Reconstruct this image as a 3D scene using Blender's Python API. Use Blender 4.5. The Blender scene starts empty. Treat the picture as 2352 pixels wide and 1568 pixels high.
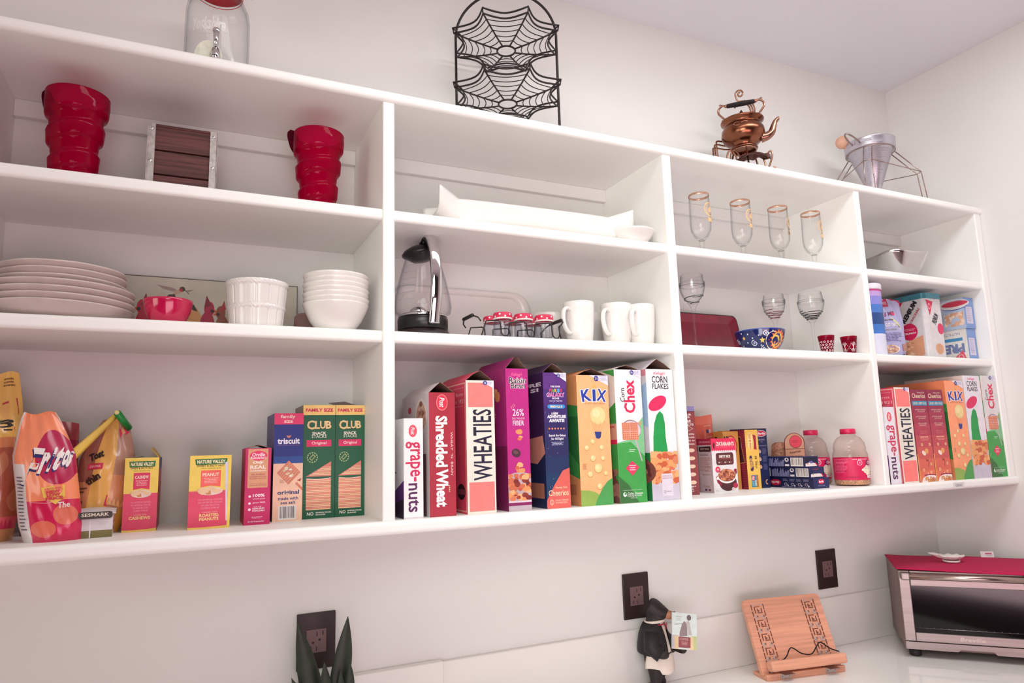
import bpy, math, random
from math import sin, cos, pi, radians, sqrt, atan2
from mathutils import Vector, Matrix
S = bpy.context.scene
COL = S.collection

# ------------------------------------------------------------------ camera
def camera():
    yaw, pit, rol, f = 0.440221, 0.153151, -0.028016, 1573.85
    fwd = Vector((sin(yaw)*cos(pit), cos(yaw)*cos(pit), sin(pit)))
    right = Vector((cos(yaw), -sin(yaw), 0)); up = right.cross(fwd)
    r2 = cos(rol)*right + sin(rol)*up; u2 = -sin(rol)*right + cos(rol)*up
    c = bpy.data.cameras.new('camera'); o = bpy.data.objects.new('camera', c); COL.objects.link(o)
    c.sensor_fit = 'HORIZONTAL'; c.sensor_width = 36; c.lens = 36*f/2352; c.clip_start = .02
    m = Matrix((r2, u2, -fwd)).transposed().to_4x4(); m.translation = (0.49101, -1.31305, 1.53158)
    o.matrix_world = m; S.camera = o
camera()

# ------------------------------------------------------------------ world, lights, exposure
S.view_settings.view_transform = 'Standard'; S.view_settings.look = 'None'
S.view_settings.gamma = 1.0; S.view_settings.use_curve_mapping = False
S.view_settings.exposure = -0.25
S.cycles.transparent_max_bounces = 32
W = bpy.data.worlds.new('room_light'); S.world = W; W.use_nodes = True
def world():
    nt = W.node_tree; bg = nt.nodes['Background']
    tc = nt.nodes.new('ShaderNodeTexCoord'); sx = nt.nodes.new('ShaderNodeSeparateXYZ'); rp = nt.nodes.new('ShaderNodeValToRGB')
    mr = nt.nodes.new('ShaderNodeMapRange'); mr.inputs[1].default_value = -1; mr.inputs[2].default_value = 1
    nt.links.new(tc.outputs['Generated'], sx.inputs[0]); nt.links.new(sx.outputs['Z'], mr.inputs[0])
    nt.links.new(mr.outputs[0], rp.inputs[0]); nt.links.new(rp.outputs[0], bg.inputs[0])
    e = rp.color_ramp.elements
    e[0].position = .30; e[0].color = (.10, .035, .05, 1)
    e[1].position = .62; e[1].color = (.02, .018, .018, 1)
    bg.inputs[1].default_value = 1.0
world()
def area(name, loc, target, sx, sy, power, col):
    l = bpy.data.lights.new(name, 'AREA'); l.shape = 'RECTANGLE'; l.size = sx; l.size_y = sy; l.energy = power; l.color = col
    o = bpy.data.objects.new(name, l); COL.objects.link(o); o.location = loc
    o.rotation_euler = (Vector(target)-Vector(loc)).to_track_quat('-Z', 'Y').to_euler()
    return o
def spot(name, loc, target, power, col, ang, soft):
    l = bpy.data.lights.new(name, 'SPOT'); l.energy = power; l.color = col; l.shadow_soft_size = soft; l.spot_size = radians(ang); l.spot_blend = 1
    o = bpy.data.objects.new(name, l); COL.objects.link(o); o.location = loc
    o.rotation_euler = (Vector(target)-Vector(loc)).to_track_quat('-Z', 'Y').to_euler(); return o
area('side_light', (-1.9, -1.3, 1.7), (1, -.2, 1.7), 1.2, 1.2, 18.5, (1, .985, .85))  # unseen soft area light from the left; its actual source is not known
spot('falloff_spot', (.5, -1.5, 2.0), (1.35, .1, 1.78), 41, (.93, 1, .95), 90, .35)  # added unseen spot; its cone falloff imitates darkening towards the frame edges
spot('right_fill_spot', (.1, -1.4, 1.95), (2.3, .1, 1.75), 38, (1, .95, .83), 75, .3)  # added unseen spot that brightens the right-hand bays and wall
spot('low_fill_spot', (.4, -1.6, 1.0), (2.2, .2, 1.5), 33, (.90, .96, 1), 75, .3)  # added unseen spot from below, lifting the right side
area('low_front_fill', (.9, -2.6, .9), (1.3, 0, 1.8), 1.8, .8, 26, (1, .70, .77))  # added pink area light low in front, standing in for room bounce
area('counter_fill', (1.3, -.75, 2.81), (1.3, -.75, 0), 1.6, .5, 13, (.95, 1, .97))  # added overhead fill, no fixture there; brightens the counter and shelf undersides
area('corner_fill', (2.1, -.7, 2.8), (2.1, -.5, 0), .9, .4, 9, (.95, 1, 1))  # added overhead fill for the right corner, no fixture there

# ------------------------------------------------------------------ materials
def lin(h):
    h = h.lstrip('#'); r = []
    for i in (0, 2, 4):
        c = int(h[i:i+2], 16)/255
        r.append(c/12.92 if c <= .04045 else ((c+.055)/1.055)**2.4)
    return (*r, 1)
_mats = {}
def mat(col, rough=.5, metal=0., spec=.5, coat=0., nz=.05, scale=60, bump=0., kind=None):
    key = (col, rough, metal, spec, coat, nz, scale, bump, kind)
    if key in _mats: return _mats[key]
    m = bpy.data.materials.new('surface_'+col.strip('#')); m.use_nodes = True; nt = m.node_tree
    b = nt.nodes['Principled BSDF']; L = nt.links.new
    b.inputs['Roughness'].default_value = rough; b.inputs['Metallic'].default_value = metal
    b.inputs['Specular IOR Level'].default_value = spec; b.inputs['Coat Weight'].default_value = coat
    c = lin(col)
    tc = nt.nodes.new('ShaderNodeTexCoord'); n = nt.nodes.new('ShaderNodeTexNoise')
    n.inputs['Scale'].default_value = scale; n.inputs['Detail'].default_value = 3
    L(tc.outputs['Object'], n.inputs['Vector'])
    rp = nt.nodes.new('ShaderNodeValToRGB'); rp.color_ramp.elements[0].position = .3; rp.color_ramp.elements[1].position = .7
    rp.color_ramp.elements[0].color = tuple(x*(1-nz) for x in c[:3])+(1,)
    rp.color_ramp.elements[1].color = tuple(min(1, x*(1+nz)) for x in c[:3])+(1,)
    src = n.outputs['Fac']
    if kind == 'wood' or kind == 'brushed':
        mp = nt.nodes.new('ShaderNodeMapping'); mp.inputs['Scale'].default_value = (1, 12, 30) if kind == 'wood' else (.6, 40, 40)
        L(tc.outputs['Object'], mp.inputs[0]); L(mp.outputs[0], n.inputs['Vector'])
    L(src, rp.inputs[0]); L(rp.outputs[0], b.inputs['Base Color'])
    if bump:
        bp = nt.nodes.new('ShaderNodeBump'); bp.inputs['Strength'].default_value = bump; bp.inputs['Distance'].default_value = .002
        L(n.outputs['Fac'], bp.inputs['Height']); L(bp.outputs[0], b.inputs['Normal'])
    _mats[key] = m
    return m
def glass(tint='#ffffff', edge='#e2e4e6', gl=.9, body=0., bcol='#ffffff', name='clear_glass'):
    """thin clear glass: see-through, darker at grazing angles, mirror-like by Fresnel"""
    key = (tint, edge, gl, body, bcol)
    if key in _mats: return _mats[key]
    m = bpy.data.materials.new(name); m.use_nodes = True; nt = m.node_tree; L = nt.links.new
    out = nt.nodes['Material Output']; nt.nodes.remove(nt.nodes['Principled BSDF'])
    tr = nt.nodes.new('ShaderNodeBsdfTransparent'); gs = nt.nodes.new('ShaderNodeBsdfGlossy'); gs.inputs['Roughness'].default_value = .03
    lw = nt.nodes.new('ShaderNodeLayerWeight'); lw.inputs[0].default_value = .5
    def pw(e, k, c0):
        p = nt.nodes.new('ShaderNodeMath'); p.operation = 'POWER'; p.inputs[1].default_value = e; L(lw.outputs['Facing'], p.inputs[0])
        q = nt.nodes.new('ShaderNodeMath'); q.operation = 'MULTIPLY_ADD'; q.inputs[1].default_value = k; q.inputs[2].default_value = c0; L(p.outputs[0], q.inputs[0]); return q
    mc = nt.nodes.new('ShaderNodeMixRGB'); mc.inputs[1].default_value = lin(tint); mc.inputs[2].default_value = lin(edge)
    L(pw(3.0, 1., 0).outputs[0], mc.inputs[0]); L(mc.outputs[0], tr.inputs[0])
    fr = pw(4.5, .5, .018)
    nz = nt.nodes.new('ShaderNodeTexNoise'); nz.inputs['Scale'].default_value = 25
    ml = nt.nodes.new('ShaderNodeMath'); ml.operation = 'MULTIPLY'; ml.inputs[1].default_value = gl
    bp = nt.nodes.new('ShaderNodeBump'); bp.inputs['Strength'].default_value = .05
    L(nz.outputs['Fac'], bp.inputs['Height']); L(bp.outputs[0], gs.inputs['Normal'])
    L(fr.outputs[0], ml.inputs[0])
    mx = nt.nodes.new('ShaderNodeMixShader'); L(ml.outputs[0], mx.inputs[0]); L(tr.outputs[0], mx.inputs[1]); L(gs.outputs[0], mx.inputs[2])
    last = mx
    if body:
        df = nt.nodes.new('ShaderNodeBsdfDiffuse'); df.inputs[0].default_value = lin(bcol)
        m2 = nt.nodes.new('ShaderNodeMixShader'); m2.inputs[0].default_value = body
        L(mx.outputs[0], m2.inputs[1]); L(df.outputs[0], m2.inputs[2]); last = m2
    L(last.outputs[0], out.inputs[0]); _mats[key] = m
    return m
WHITE = mat('#f3f1ee', .45, nz=.012, scale=8)
PAINT = mat('#e3e0dd', .7, nz=.012, scale=5)
CERAM = mat('#e6e1dd', .18, coat=.4, nz=.01)
DARK = mat('#1a1416', .45)
CHROME = mat('#d9d6d6', .08, 1.)
STEEL = mat('#b0a5a2', .32, 1., kind='brushed', nz=.12)
CLEAR = glass()
def M_(c): return c if not isinstance(c, str) else mat(c, .48)

# ------------------------------------------------------------------ mesh builder
_txt = {}
def text_mesh(s, bold=0., shear=0.):
    k = (s, bold, shear)
    if k in _txt: return _txt[k]
    cu = bpy.data.curves.new('t', 'FONT'); cu.body = s; cu.size = 1; cu.offset = bold; cu.shear = shear; cu.resolution_u = 2
    o = bpy.data.objects.new('t', cu); COL.objects.link(o)
    dg = bpy.context.evaluated_depsgraph_get(); dg.update(); me = o.evaluated_get(dg).to_mesh()
    V = [(v.co.x, v.co.y) for v in me.vertices]; Fc = [tuple(p.vertices) for p in me.polygons]
    o.evaluated_get(dg).to_mesh_clear(); bpy.data.objects.remove(o); bpy.data.curves.remove(cu)
    if not V: V = [(0, 0)]; Fc = []
    x0 = min(v[0] for v in V); x1 = max(v[0] for v in V); y0 = min(v[1] for v in V); y1 = max(v[1] for v in V)
    V = [((x-x0)/max(1e-6, x1-x0)-.5, (y-y0)/max(1e-6, y1-y0)-.5) for x, y in V]
    _txt[k] = (V, Fc)
    return _txt[k]
class MB:
    def __init__(s, m=None): s.v = []; s.f = []; s.fm = []; s.ms = []; s.sm = []; s.cur = M_(m) if m else None; s.T = None
    def mi(s, m):
        m = M_(m) if m is not None else s.cur
        if m not in s.ms: s.ms.append(m)
        return s.ms.index(m)
    def add(s, V, F, m=None, smooth=False):
        k = len(s.v); i = s.mi(m)
        if s.T is not None: V = [s.T @ Vector(p) for p in V]
        s.v.extend(tuple(p) for p in V)
        for f in F: s.f.append(tuple(a+k for a in f)); s.fm.append(i); s.sm.append(smooth)
        return s
    def box(s, a, b, m=None):
        x0, y0, z0 = a; x1, y1, z1 = b
        return s.add([(x0,y0,z0),(x1,y0,z0),(x1,y1,z0),(x0,y1,z0),(x0,y0,z1),(x1,y0,z1),(x1,y1,z1),(x0,y1,z1)],
            [(0,3,2,1),(4,5,6,7),(0,1,5,4),(1,2,6,5),(2,3,7,6),(3,0,4,7)], m)
    def lathe(s, prof, n=40, c=(0,0,0), m=None, mf=None, wob=None):
        """prof: list of (r,z); mf(k) gives a material per ring of faces"""
        V = []; F = []
        for i, (r, z) in enumerate(prof):
            for j in range(n):
                t = 2*pi*j/n; rr = r*(1+(wob(t, i) if wob else 0)); V.append((c[0]+rr*cos(t), c[1]+rr*sin(t), c[2]+z))
        for i in range(len(prof)-1):
            Fi = [(i*n+j, i*n+(j+1)%n, (i+1)*n+(j+1)%n, (i+1)*n+j) for j in range(n)]
            if mf: s.add(V[i*n:(i+2)*n], [(j, (j+1)%n, n+(j+1)%n, n+j) for j in range(n)], mf(i), True)
            else: F += Fi
        if not mf: s.add(V, F, m, True)
        return s
    def disc(s, r, z, n=40, c=(0,0,0), m=None):
        V = [(c[0]+r*cos(2*pi*j/n), c[1]+r*sin(2*pi*j/n), c[2]+z) for j in range(n)]
        return s.add(V, [tuple(range(n))], m)
    def tube(s, P, r, n=8, m=None, closed=False, cap=True, flat=1., up=None):
        P = [Vector(p) for p in P]; N = len(P); R = r if isinstance(r, (list, tuple)) else [r]*N
        V = []; pn = None
        for i in range(N):
            a = P[i-1] if (i or closed) else P[i]; b = P[(i+1) % N] if (i < N-1 or closed) else P[i]
            t = (b-a).normalized()
            if pn is None:
                u = Vector(up) if up else (Vector((0,0,1)) if abs(t.z) < .9 else Vector((1,0,0)))
                pn = (u-u.dot(t)*t).normalized()
            else:
                q = pn-pn.dot(t)*t; pn = q.normalized() if q.length > 1e-6 else pn
            bn = t.cross(pn)
            for j in range(n):
                w = 2*pi*j/n; V.append(P[i]+R[i]*(cos(w)*pn*flat+sin(w)*bn))
        F = []
        for i in range(N if closed else N-1):
            k = (i+1) % N
            F += [(i*n+j, i*n+(j+1) % n, k*n+(j+1) % n, k*n+j) for j in range(n)]
        if cap and not closed: F += [tuple(range(n))[::-1], tuple((N-1)*n+j for j in range(n))]
        return s.add(V, F, m, True)
    def ball(s, c, r, n=16, k=10, m=None, sc=(1,1,1)):
        return s.lathe([(max(1e-5, r*sin(pi*i/k)), -r*cos(pi*i/k)) for i in range(k+1)], n, (0,0,0), m) if False else s._ball(c, r, n, k, m, sc)
    def _ball(s, c, r, n, k, m, sc):
        V = []; F = []
        for i in range(k+1):
            a = pi*i/k
            for j in range(n):
                t = 2*pi*j/n; V.append((c[0]+sc[0]*r*sin(a)*cos(t), c[1]+sc[1]*r*sin(a)*sin(t), c[2]-sc[2]*r*cos(a)))
        for i in range(k): F += [(i*n+j, i*n+(j+1) % n, (i+1)*n+(j+1) % n, (i+1)*n+j) for j in range(n)]
        return s.add(V, F, m, True)
    def prism(s, P, y0, y1, m=None, axis='y', smooth=False):
        """polygon P (2D) extruded along an axis: y -> (x,z), x -> (y,z), z -> (x,y)"""
        g = {'y': lambda p, t: (p[0], t, p[1]), 'x': lambda p, t: (t, p[0], p[1]), 'z': lambda p, t: (p[0], p[1], t)}[axis]
        n = len(P); V = [g(p, y0) for p in P]+[g(p, y1) for p in P]
        return s.add(V, [(i, (i+1) % n, n+(i+1) % n, n+i) for i in range(n)], m, smooth).add(V, [tuple(range(n))[::-1], tuple(range(n, 2*n))], m)
    def grid(s, fn, nu, nv, m=None, mf=None, smooth=True, wrap=False):
        V = [fn(i/nu, j/nv) for j in range(nv+1) for i in range(nu+1)]
        k = len(s.v)
        if s.T is not None: V = [s.T @ Vector(p) for p in V]
        s.v.extend(tuple(p) for p in V)
        for j in range(nv):
            for i in range(nu):
                a = k+j*(nu+1)+i
                s.f.append((a, a+1, a+nu+2, a+nu+1)); s.fm.append(s.mi(mf((i+.5)/nu, (j+.5)/nv) if mf else m)); s.sm.append(smooth)
        return s
    def build(s, name, parent=None, loc=(0,0,0), rot=(0,0,0), bevel=0, seg=2, solid=0, sub=0, wn=False):
        me = bpy.data.meshes.new(name); me.from_pydata(s.v, [], s.f)
        for m in s.ms: me.materials.append(m)
        me.polygons.foreach_set('material_index', s.fm); me.polygons.foreach_set('use_smooth', s.sm); me.update()
        o = bpy.data.objects.new(name, me); COL.objects.link(o); o.parent = parent; o.location = loc; o.rotation_euler = rot
        if solid:
            d = o.modifiers.new('thick', 'SOLIDIFY'); d.thickness = solid; d.offset = 0
        if sub:
            d = o.modifiers.new('sub', 'SUBSURF'); d.levels = d.render_levels = sub
        if bevel:
            d = o.modifiers.new('bevel', 'BEVEL'); d.width = bevel; d.segments = seg; d.limit_method = 'ANGLE'; d.angle_limit = radians(40)
        return o
def tag(o, label, cat, group=None):
    o['label'] = label; o['category'] = cat
    if group: o['group'] = group
    return o
def thing(name, label, cat, loc=(0,0,0), rz=0, group=None):
    o = bpy.data.objects.new(name, None); COL.objects.link(o); o.empty_display_size = .02
    o.location = loc; o.rotation_euler = (0, 0, rz); return tag(o, label, cat, group)
def kids(o): return [c for c in bpy.data.objects if c.parent == o]
def dup(o, loc, rz=None, label=None, parent=None):
    c = o.copy(); COL.objects.link(c)
    if parent is not None: c.parent = parent
    else:
        c.location = loc
        if rz is not None: c.rotation_euler = (0, 0, rz)
        if label: c['label'] = label
    for k in kids(o): dup(k, None, parent=c)
    return c
def struct(o): o['kind'] = 'structure'; return o
def arc(c, r, a0, a1, n, ax=0, ay=2, y=0, ry=None):
    out = []
    for i in range(n+1):
        t = radians(a0+(a1-a0)*i/n); p = [y, y, y]; p[ax] = c[0]+r*cos(t); p[ay] = c[1]+(ry or r)*sin(t); out.append(tuple(p))
    return out
def smooth_path(P, n=6):
    """Catmull-Rom through points"""
    P = [Vector(p) for p in P]; Q = [2*P[0]-P[1]]+P+[2*P[-1]-P[-2]]; out = []
    for i in range(1, len(Q)-2):
        a, b, c, d = Q[i-1:i+3]
        for k in range(n):
            t = k/n; out.append(.5*((2*b)+(c-a)*t+(2*a-5*b+4*c-d)*t*t+(3*b-a-3*c+d)*t**3))
    return out+[P[-1]]

# ------------------------------------------------------------------ printed faces
class Face:
    """flat printing on one face of a thing; (u,v) run 0..1 from the face's top-left corner"""
    def __init__(s, mb, o, U, V, lay=1.2e-5, off=1e-4, fn=None):
        s.mb = mb; s.o = Vector(o); s.U = Vector(U); s.V = Vector(V); s.w = s.U.length; s.h = s.V.length
        s.n = s.V.cross(s.U).normalized(); s.k = off; s.lay = lay; s.fn = fn
    def P(s, u, v, k=None):
        if s.fn: return s.fn(u, v, s.k)
        return s.o+s.U*u+s.V*v+s.n*s.k
    def poly(s, pts, c):
        V = [s.P(u, v) for u, v in pts]; s.mb.add(V, [tuple(range(len(V)))[::-1]], c); s.k += s.lay
    def rect(s, u0, v0, u1, v1, c):
        if s.fn:
            n = max(2, int((u1-u0)*30)); q = max(2, int((v1-v0)*30)); k = s.k
            V = [s.fn(u0+(u1-u0)*i/n, v0+(v1-v0)*j/q, k) for j in range(q+1) for i in range(n+1)]
            s.mb.add(V, [(j*(n+1)+i, (j+1)*(n+1)+i, (j+1)*(n+1)+i+1, j*(n+1)+i+1) for j in range(q) for i in range(n)], c, True); s.k += s.lay
        else: s.poly([(u0, v0), (u1, v0), (u1, v1), (u0, v1)], c)
    def ell(s, cu, cv, ru, c, rv=None, n=24, a=0., t0=0, t1=360):
        rv = rv if rv is not None else ru*s.w/s.h; pts = []
        full = t1-t0 >= 360
        for i in range(n if full else n+1):
            t = radians(t0+(t1-t0)*i/n); x = ru*s.w*cos(t); y = rv*s.h*sin(t)
            pts.append((cu+(x*cos(a)-y*sin(a))/s.w, cv+(x*sin(a)+y*cos(a))/s.h))
        s.poly(pts, c)
    def ring(s, cu, cv, ru, th, c, rv=None, n=24, t0=0, t1=360):
        rv = rv if rv is not None else ru*s.w/s.h; k = th/ru
        V = []
        for i in range(n+1):
            t = radians(t0+(t1-t0)*i/n)
            for q in (1, 1-k): V.append(s.P(cu+ru*q*cos(t), cv+rv*q*sin(t)))
        s.mb.add(V, [(2*i, 2*i+1, 2*i+3, 2*i+2) for i in range(n)], c); s.k += s.lay
    def line(s, pts, th, c):
        """polyline of width th (fraction of the face width)"""
        for (a, b), (d, e) in zip(pts, pts[1:]):
            dx, dy = (d-a)*s.w, (e-b)*s.h; L = sqrt(dx*dx+dy*dy) or 1; nx, ny = -dy/L*th*s.w/2, dx/L*th*s.w/2
            V = [s.P(a+nx/s.w, b+ny/s.h), s.P(d+nx/s.w, e+ny/s.h), s.P(d-nx/s.w, e-ny/s.h), s.P(a-nx/s.w, b-ny/s.h)]
            s.mb.add(V, [(0, 1, 2, 3)], c)
        s.k += s.lay
    def text(s, t, cu, cv, w, h, c, rot=0., bold=.0, shear=0.):
        """w along the letters, h their height, both as fractions of the face (width / height; swapped when turned)"""
        V, F = text_mesh(t, bold, shear); r = radians(rot)
        q = abs(rot) in (90, 270)
        w, h = (w*s.h, h*s.w) if q else (w*s.w, h*s.h)
        out = []
        for x, y in V:
            x *= w; y *= h
            out.append(s.P(cu+(x*cos(r)-y*sin(r))/s.w, cv-(x*sin(r)+y*cos(r))/s.h))
        s.mb.add(out, F, c); s.k += s.lay
    def lines(s, u0, u1, v0, v1, n, c, fill=.45, seed=1, cen=False):
        """small print: rows of short strokes"""
        rd = random.Random(seed); dv = (v1-v0)/n
        for i in range(n):
            e = u1-(u1-u0)*rd.random()*.3; b = u0; 
            if cen: m = (u1-e)/2; b = u0+m; e = u1-m
            x = b
            while x < e:
                l = (u1-u0)*rd.uniform(.06, .2); x2 = min(e, x+l)
                V = [s.P(x, v0+dv*i), s.P(x2, v0+dv*i), s.P(x2, v0+dv*(i+fill)), s.P(x, v0+dv*(i+fill))]; s.mb.add(V, [(3, 2, 1, 0)], c)
                x = x2+(u1-u0)*.03
        s.k += s.lay
    def blobs(s, inside, n, size, cols, seed=1, bb=(0, 0, 1, 1)):
        """irregular flakes scattered where inside(u,v)"""
        rd = random.Random(seed); k = 0; tries = 0
        while k < n and tries < n*20:
            tries += 1; u = rd.uniform(bb[0], bb[2]); v = rd.uniform(bb[1], bb[3])
            if not inside(u, v): continue
            m = rd.randint(6, 9); a0 = rd.random()*6; pts = []
            sx = size*rd.uniform(.6, 1.25); sy = sx*rd.uniform(.55, .9)*s.w/s.h
            for i in range(m):
                t = a0+2*pi*i/m; q = rd.uniform(.75, 1.1); pts.append((min(bb[2], max(bb[0], u+sx*q*cos(t))), min(bb[3], max(bb[1], v+sy*q*sin(t)))))
            V = [s.P(*p) for p in pts]; s.mb.add(V, [tuple(range(m))[::-1]], rd.choice(cols)); s.k += s.lay*.3; k += 1
    def barcode(s, u0, v0, u1, v1, seed=3, c='#2a2430', vert=True):
        s.rect(u0, v0, u1, v1, '#ece6e4'); rd = random.Random(seed); t = .05
        while t < .95:
            d = rd.choice((.012, .02, .03)); 
            if vert: a, b = u0+(u1-u0)*t, u0+(u1-u0)*min(.95, t+d); s.mb.add([s.P(a, v0+(v1-v0)*.06), s.P(b, v0+(v1-v0)*.06), s.P(b, v1-(v1-v0)*.1), s.P(a, v1-(v1-v0)*.1)], [(3, 2, 1, 0)], c)
            t += d+rd.choice((.015, .025, .04))
        s.k += s.lay
    def burst(s, cu, cv, r, c, n=18, k=.86):
        pts = []
        for i in range(2*n):
            q = r if i % 2 == 0 else r*k; t = pi*i/n; pts.append((cu+q*cos(t), cv+q*sin(t)*s.w/s.h))
        s.poly(pts, c)
# ------------------------------------------------------------------ setting
XR, YB, ZC = 2.8374, .2767, 2.822
ZT, ZA, ZB, ZK = 2.2734, 2.0203, 1.7684, 1.4      # shelf tops: top board, upper, middle, bottom board
ZN = .9094                                        # countertop
struct(MB(PAINT).box((-2.2, YB, 0), (XR+.12, YB+.12, ZC+.1)).build('wall_back'))
struct(MB(PAINT).box((XR, -3.4, 0), (XR+.12, YB, ZC+.1)).build('wall_right'))
struct(MB(mat('#e4e3e8', .8, nz=.01, scale=4)).box((-2.2, -3.4, ZC), (XR, YB, ZC+.1)).build('ceiling'))
struct(MB(mat('#d6c2bc', .5, nz=.1, scale=6, kind='wood')).box((-2.2, -3.4, -.05), (XR+.12, YB+.12, 0)).build('floor'))
QUARTZ = mat('#ebe7e3', .12, coat=.5, nz=.03, scale=3)
struct(MB(QUARTZ).box((1.036, YB-.013, ZN), (XR, YB, 1.0515)).build('trim_1', bevel=.002))
struct(MB(QUARTZ).box((-1.6, YB-.022, ZN), (1.035, YB, 1.0555)).build('trim_2', bevel=.002))
c_ = thing('countertop', 'long glossy off-white stone countertop running under the shelves', 'countertop', (0, 0, ZN))
MB(mat('#f7f4f0', .1, coat=.5, nz=.02, scale=3)).box((-1.6, -.36, -.035), (XR-.0005, YB-.0005, 0)).build('slab', c_, bevel=.004)

def shelf_unit():
    t = thing('shelf_unit', 'long white built-in wall shelf unit of four open bays holding food and dishes', 'shelves', (0, 0, ZK))
    x0, x1 = .122, XR-.0005
    def board(name, xa, xb, yf, z0, z1, r=.009):
        P = [(YB-.0005, z0), (YB-.0005, z1)]
        for i in range(7):
            a = pi/2*i/6; P.append((yf+r-r*sin(a), z1-r+r*cos(a)))
        for i in range(7):
            a = pi/2*i/6; P.append((yf+r-r*cos(a), z0+r-r*sin(a)))
        b = MB(WHITE).prism(P[::-1], xa, xb, axis='x', smooth=False); o = b.build(name, t, (0, 0, -ZK)); return o
    board('top_board', x0, x1, -.0068, 2.25, ZT)
    bb = board('bottom_board', x0, x1, -.0068, 1.3738, ZK)
    m = MB(mat('#d9d3d6', .4)); F = Face(m, (2.5155, -.0068, 1.3945), (.052, 0, 0), (0, 0, -.0175), off=2e-4)
    F.rect(0, 0, 1, 1, '#dcd6d8'); F.text('CEREALS', .5, .5, .62, .42, '#4a4450', bold=.01)
    s_ = m.build('shelf_label', bb); s_['label'] = 'small pale paper strip printed CEREALS'
    def upright(name, xa, xb):
        r = .004; P = [(xa, YB-.0005), (xa, r)]
        P += [(xa+r-r*cos(pi/2*i/4), r-r*sin(pi/2*i/4)) for i in range(1, 5)]
        P += [(xb-r+r*sin(pi/2*i/4), r-r*cos(pi/2*i/4)) for i in range(0, 5)]
        P += [(xb, YB-.0005)]
        MB(WHITE).prism(P, ZK, 2.25, axis='z').build(name, t, (0, 0, -ZK))
    D = [(.8288, .8536), (1.5421, 1.5678), (2.2364, 2.2576)]
    upright('end_panel', .122, .1466)
    for a, b in D: upright('divider', a, b)
    upright('end_panel', 2.8059, x1)
    bays = [(.1466, .8288), (.8536, 1.5421), (1.5678, 2.2364), (2.2576, 2.8059)]
    for a, b in bays:
        for z0, z1 in ((1.9964, ZA), (1.7436, ZB)): board('shelf', a, b, .006, z0, z1, .007)
        MB(PAINT).box((a, YB-.016, 2.25-.036), (b, YB-.0005, 2.25)).build('cleat', t, (0, 0, -ZK), bevel=.002)
shelf_unit()

# ------------------------------------------------------------------ cartons
INNER = mat('#8d6a5c', .8)
def carton(name, label, cat, x0, x1, yf, d, z, H, col, front=None, side=None, rz=0., top='flat', tcol=None, group=None, sidecol=None, lift=.022):
    """upright paper box whose printed front faces the room; root sits at the middle of its base"""
    w = x1-x0
    t = thing(name, label, cat, ((x0+x1)/2, yf+d/2, z), rz, group)
    m = MB(col); hw, hd = w/2, d/2; sc = sidecol or col
    if top == 'flat':
        m.box((-hw, -hd, 0), (hw, hd, H), col)
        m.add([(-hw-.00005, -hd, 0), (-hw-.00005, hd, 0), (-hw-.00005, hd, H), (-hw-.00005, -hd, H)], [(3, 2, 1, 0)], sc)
        m.add([(-hw, -hd, H+.0001), (hw, -hd, H+.0001), (hw, hd, H+.0001), (-hw, hd, H+.0001)], [(0, 1, 2, 3)], tcol or col)
    else:
        k = .0012
        O = [(-hw, -hd), (hw, -hd), (hw, hd), (-hw, hd)]; I = [(-hw+k, -hd+k), (hw-k, -hd+k), (hw-k, hd-k), (-hw+k, hd-k)]
        for i in range(4):
            a, b, c, e = O[i], O[(i+1) % 4], I[(i+1) % 4], I[i]
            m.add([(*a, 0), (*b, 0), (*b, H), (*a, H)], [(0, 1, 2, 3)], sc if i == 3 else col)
            m.add([(*e, .002), (*c, .002), (*c, H), (*e, H)], [(3, 2, 1, 0)], INNER)
            m.add([(*a, H), (*b, H), (*c, H), (*e, H)], [(0, 1, 2, 3)], INNER)
        m.add([(*p, .0) for p in O], [(3, 2, 1, 0)], col); m.add([(*p, .002) for p in I], [(0, 1, 2, 3)], INNER)
    if front: front(Face(m, (-hw, -hd, H), (w, 0, 0), (0, 0, -H)))
    if side: side(Face(m, (-hw-.0001, hd, H), (0, -d, 0), (0, 0, -H)))
    m.build('carton', t)
    if top == 'tent':
        rd = random.Random(hash(label) % 1000 if False else len(label)*7+int(H*1e4))
        for sgn in (-1, 1):
            ux = hw-.0006; rise = lift*(1 if sgn < 0 else .92); tip = sgn*.002*rd.uniform(-1, 3)
            V = []
            for y in (-hd+.003, hd-.003): V += [(sgn*ux, y, H), (sgn*ux*.45, y, H+rise*.62), (tip, y+rd.uniform(-.004, .004), H+rise+sgn*.001)]
            V2 = [(a, b, c-.0008) for a, b, c in V]
            f = MB(); up = [(0, 1, 4, 3), (1, 2, 5, 4)]; 
            f.add(V, up if sgn > 0 else [q[::-1] for q in up], sc if sgn < 0 else col); f.add(V2, [q[::-1] for q in up] if sgn > 0 else up, INNER)
            f.add([V[0], V[1], V[2], V2[0], V2[1], V2[2]], [(0, 1, 4, 3), (1, 2, 5, 4)], INNER)
            f.build('flap', t)
        f = MB(INNER); f.add([(-hw+.002, -hd+.003, H-.002), (hw-.002, -hd+.003, H-.002), (hw-.002, -hd+.022, H-.016), (-hw+.002, -hd+.022, H-.016)], [(0, 1, 2, 3)]); f.build('flap', t, solid=.0006)
    return t
def corner_tag(F, n, a=.55, b=.055):
    F.poly([(1-a, 0), (1, 0), (1, b*1.35)], '#e4dde8'); F.ell(1-a*.62, b*.42, .075, '#3b3a8c'); F.text(n, 1-a*.62, b*.42, .07, .018, '#e8e4f0', bold=.02)
    F.lines(1-a*.45, .97, .008, b*.75, 4, '#8a8ab8', seed=int(n))
FLAKE = ['#e8955f', '#d9774d', '#f0b07a', '#c9603f', '#e6a268', '#d4825a']
BRAN = ['#c0563f', '#a8402f', '#d4795a', '#8d3328', '#c96a4c', '#7a2a2a']

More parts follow.
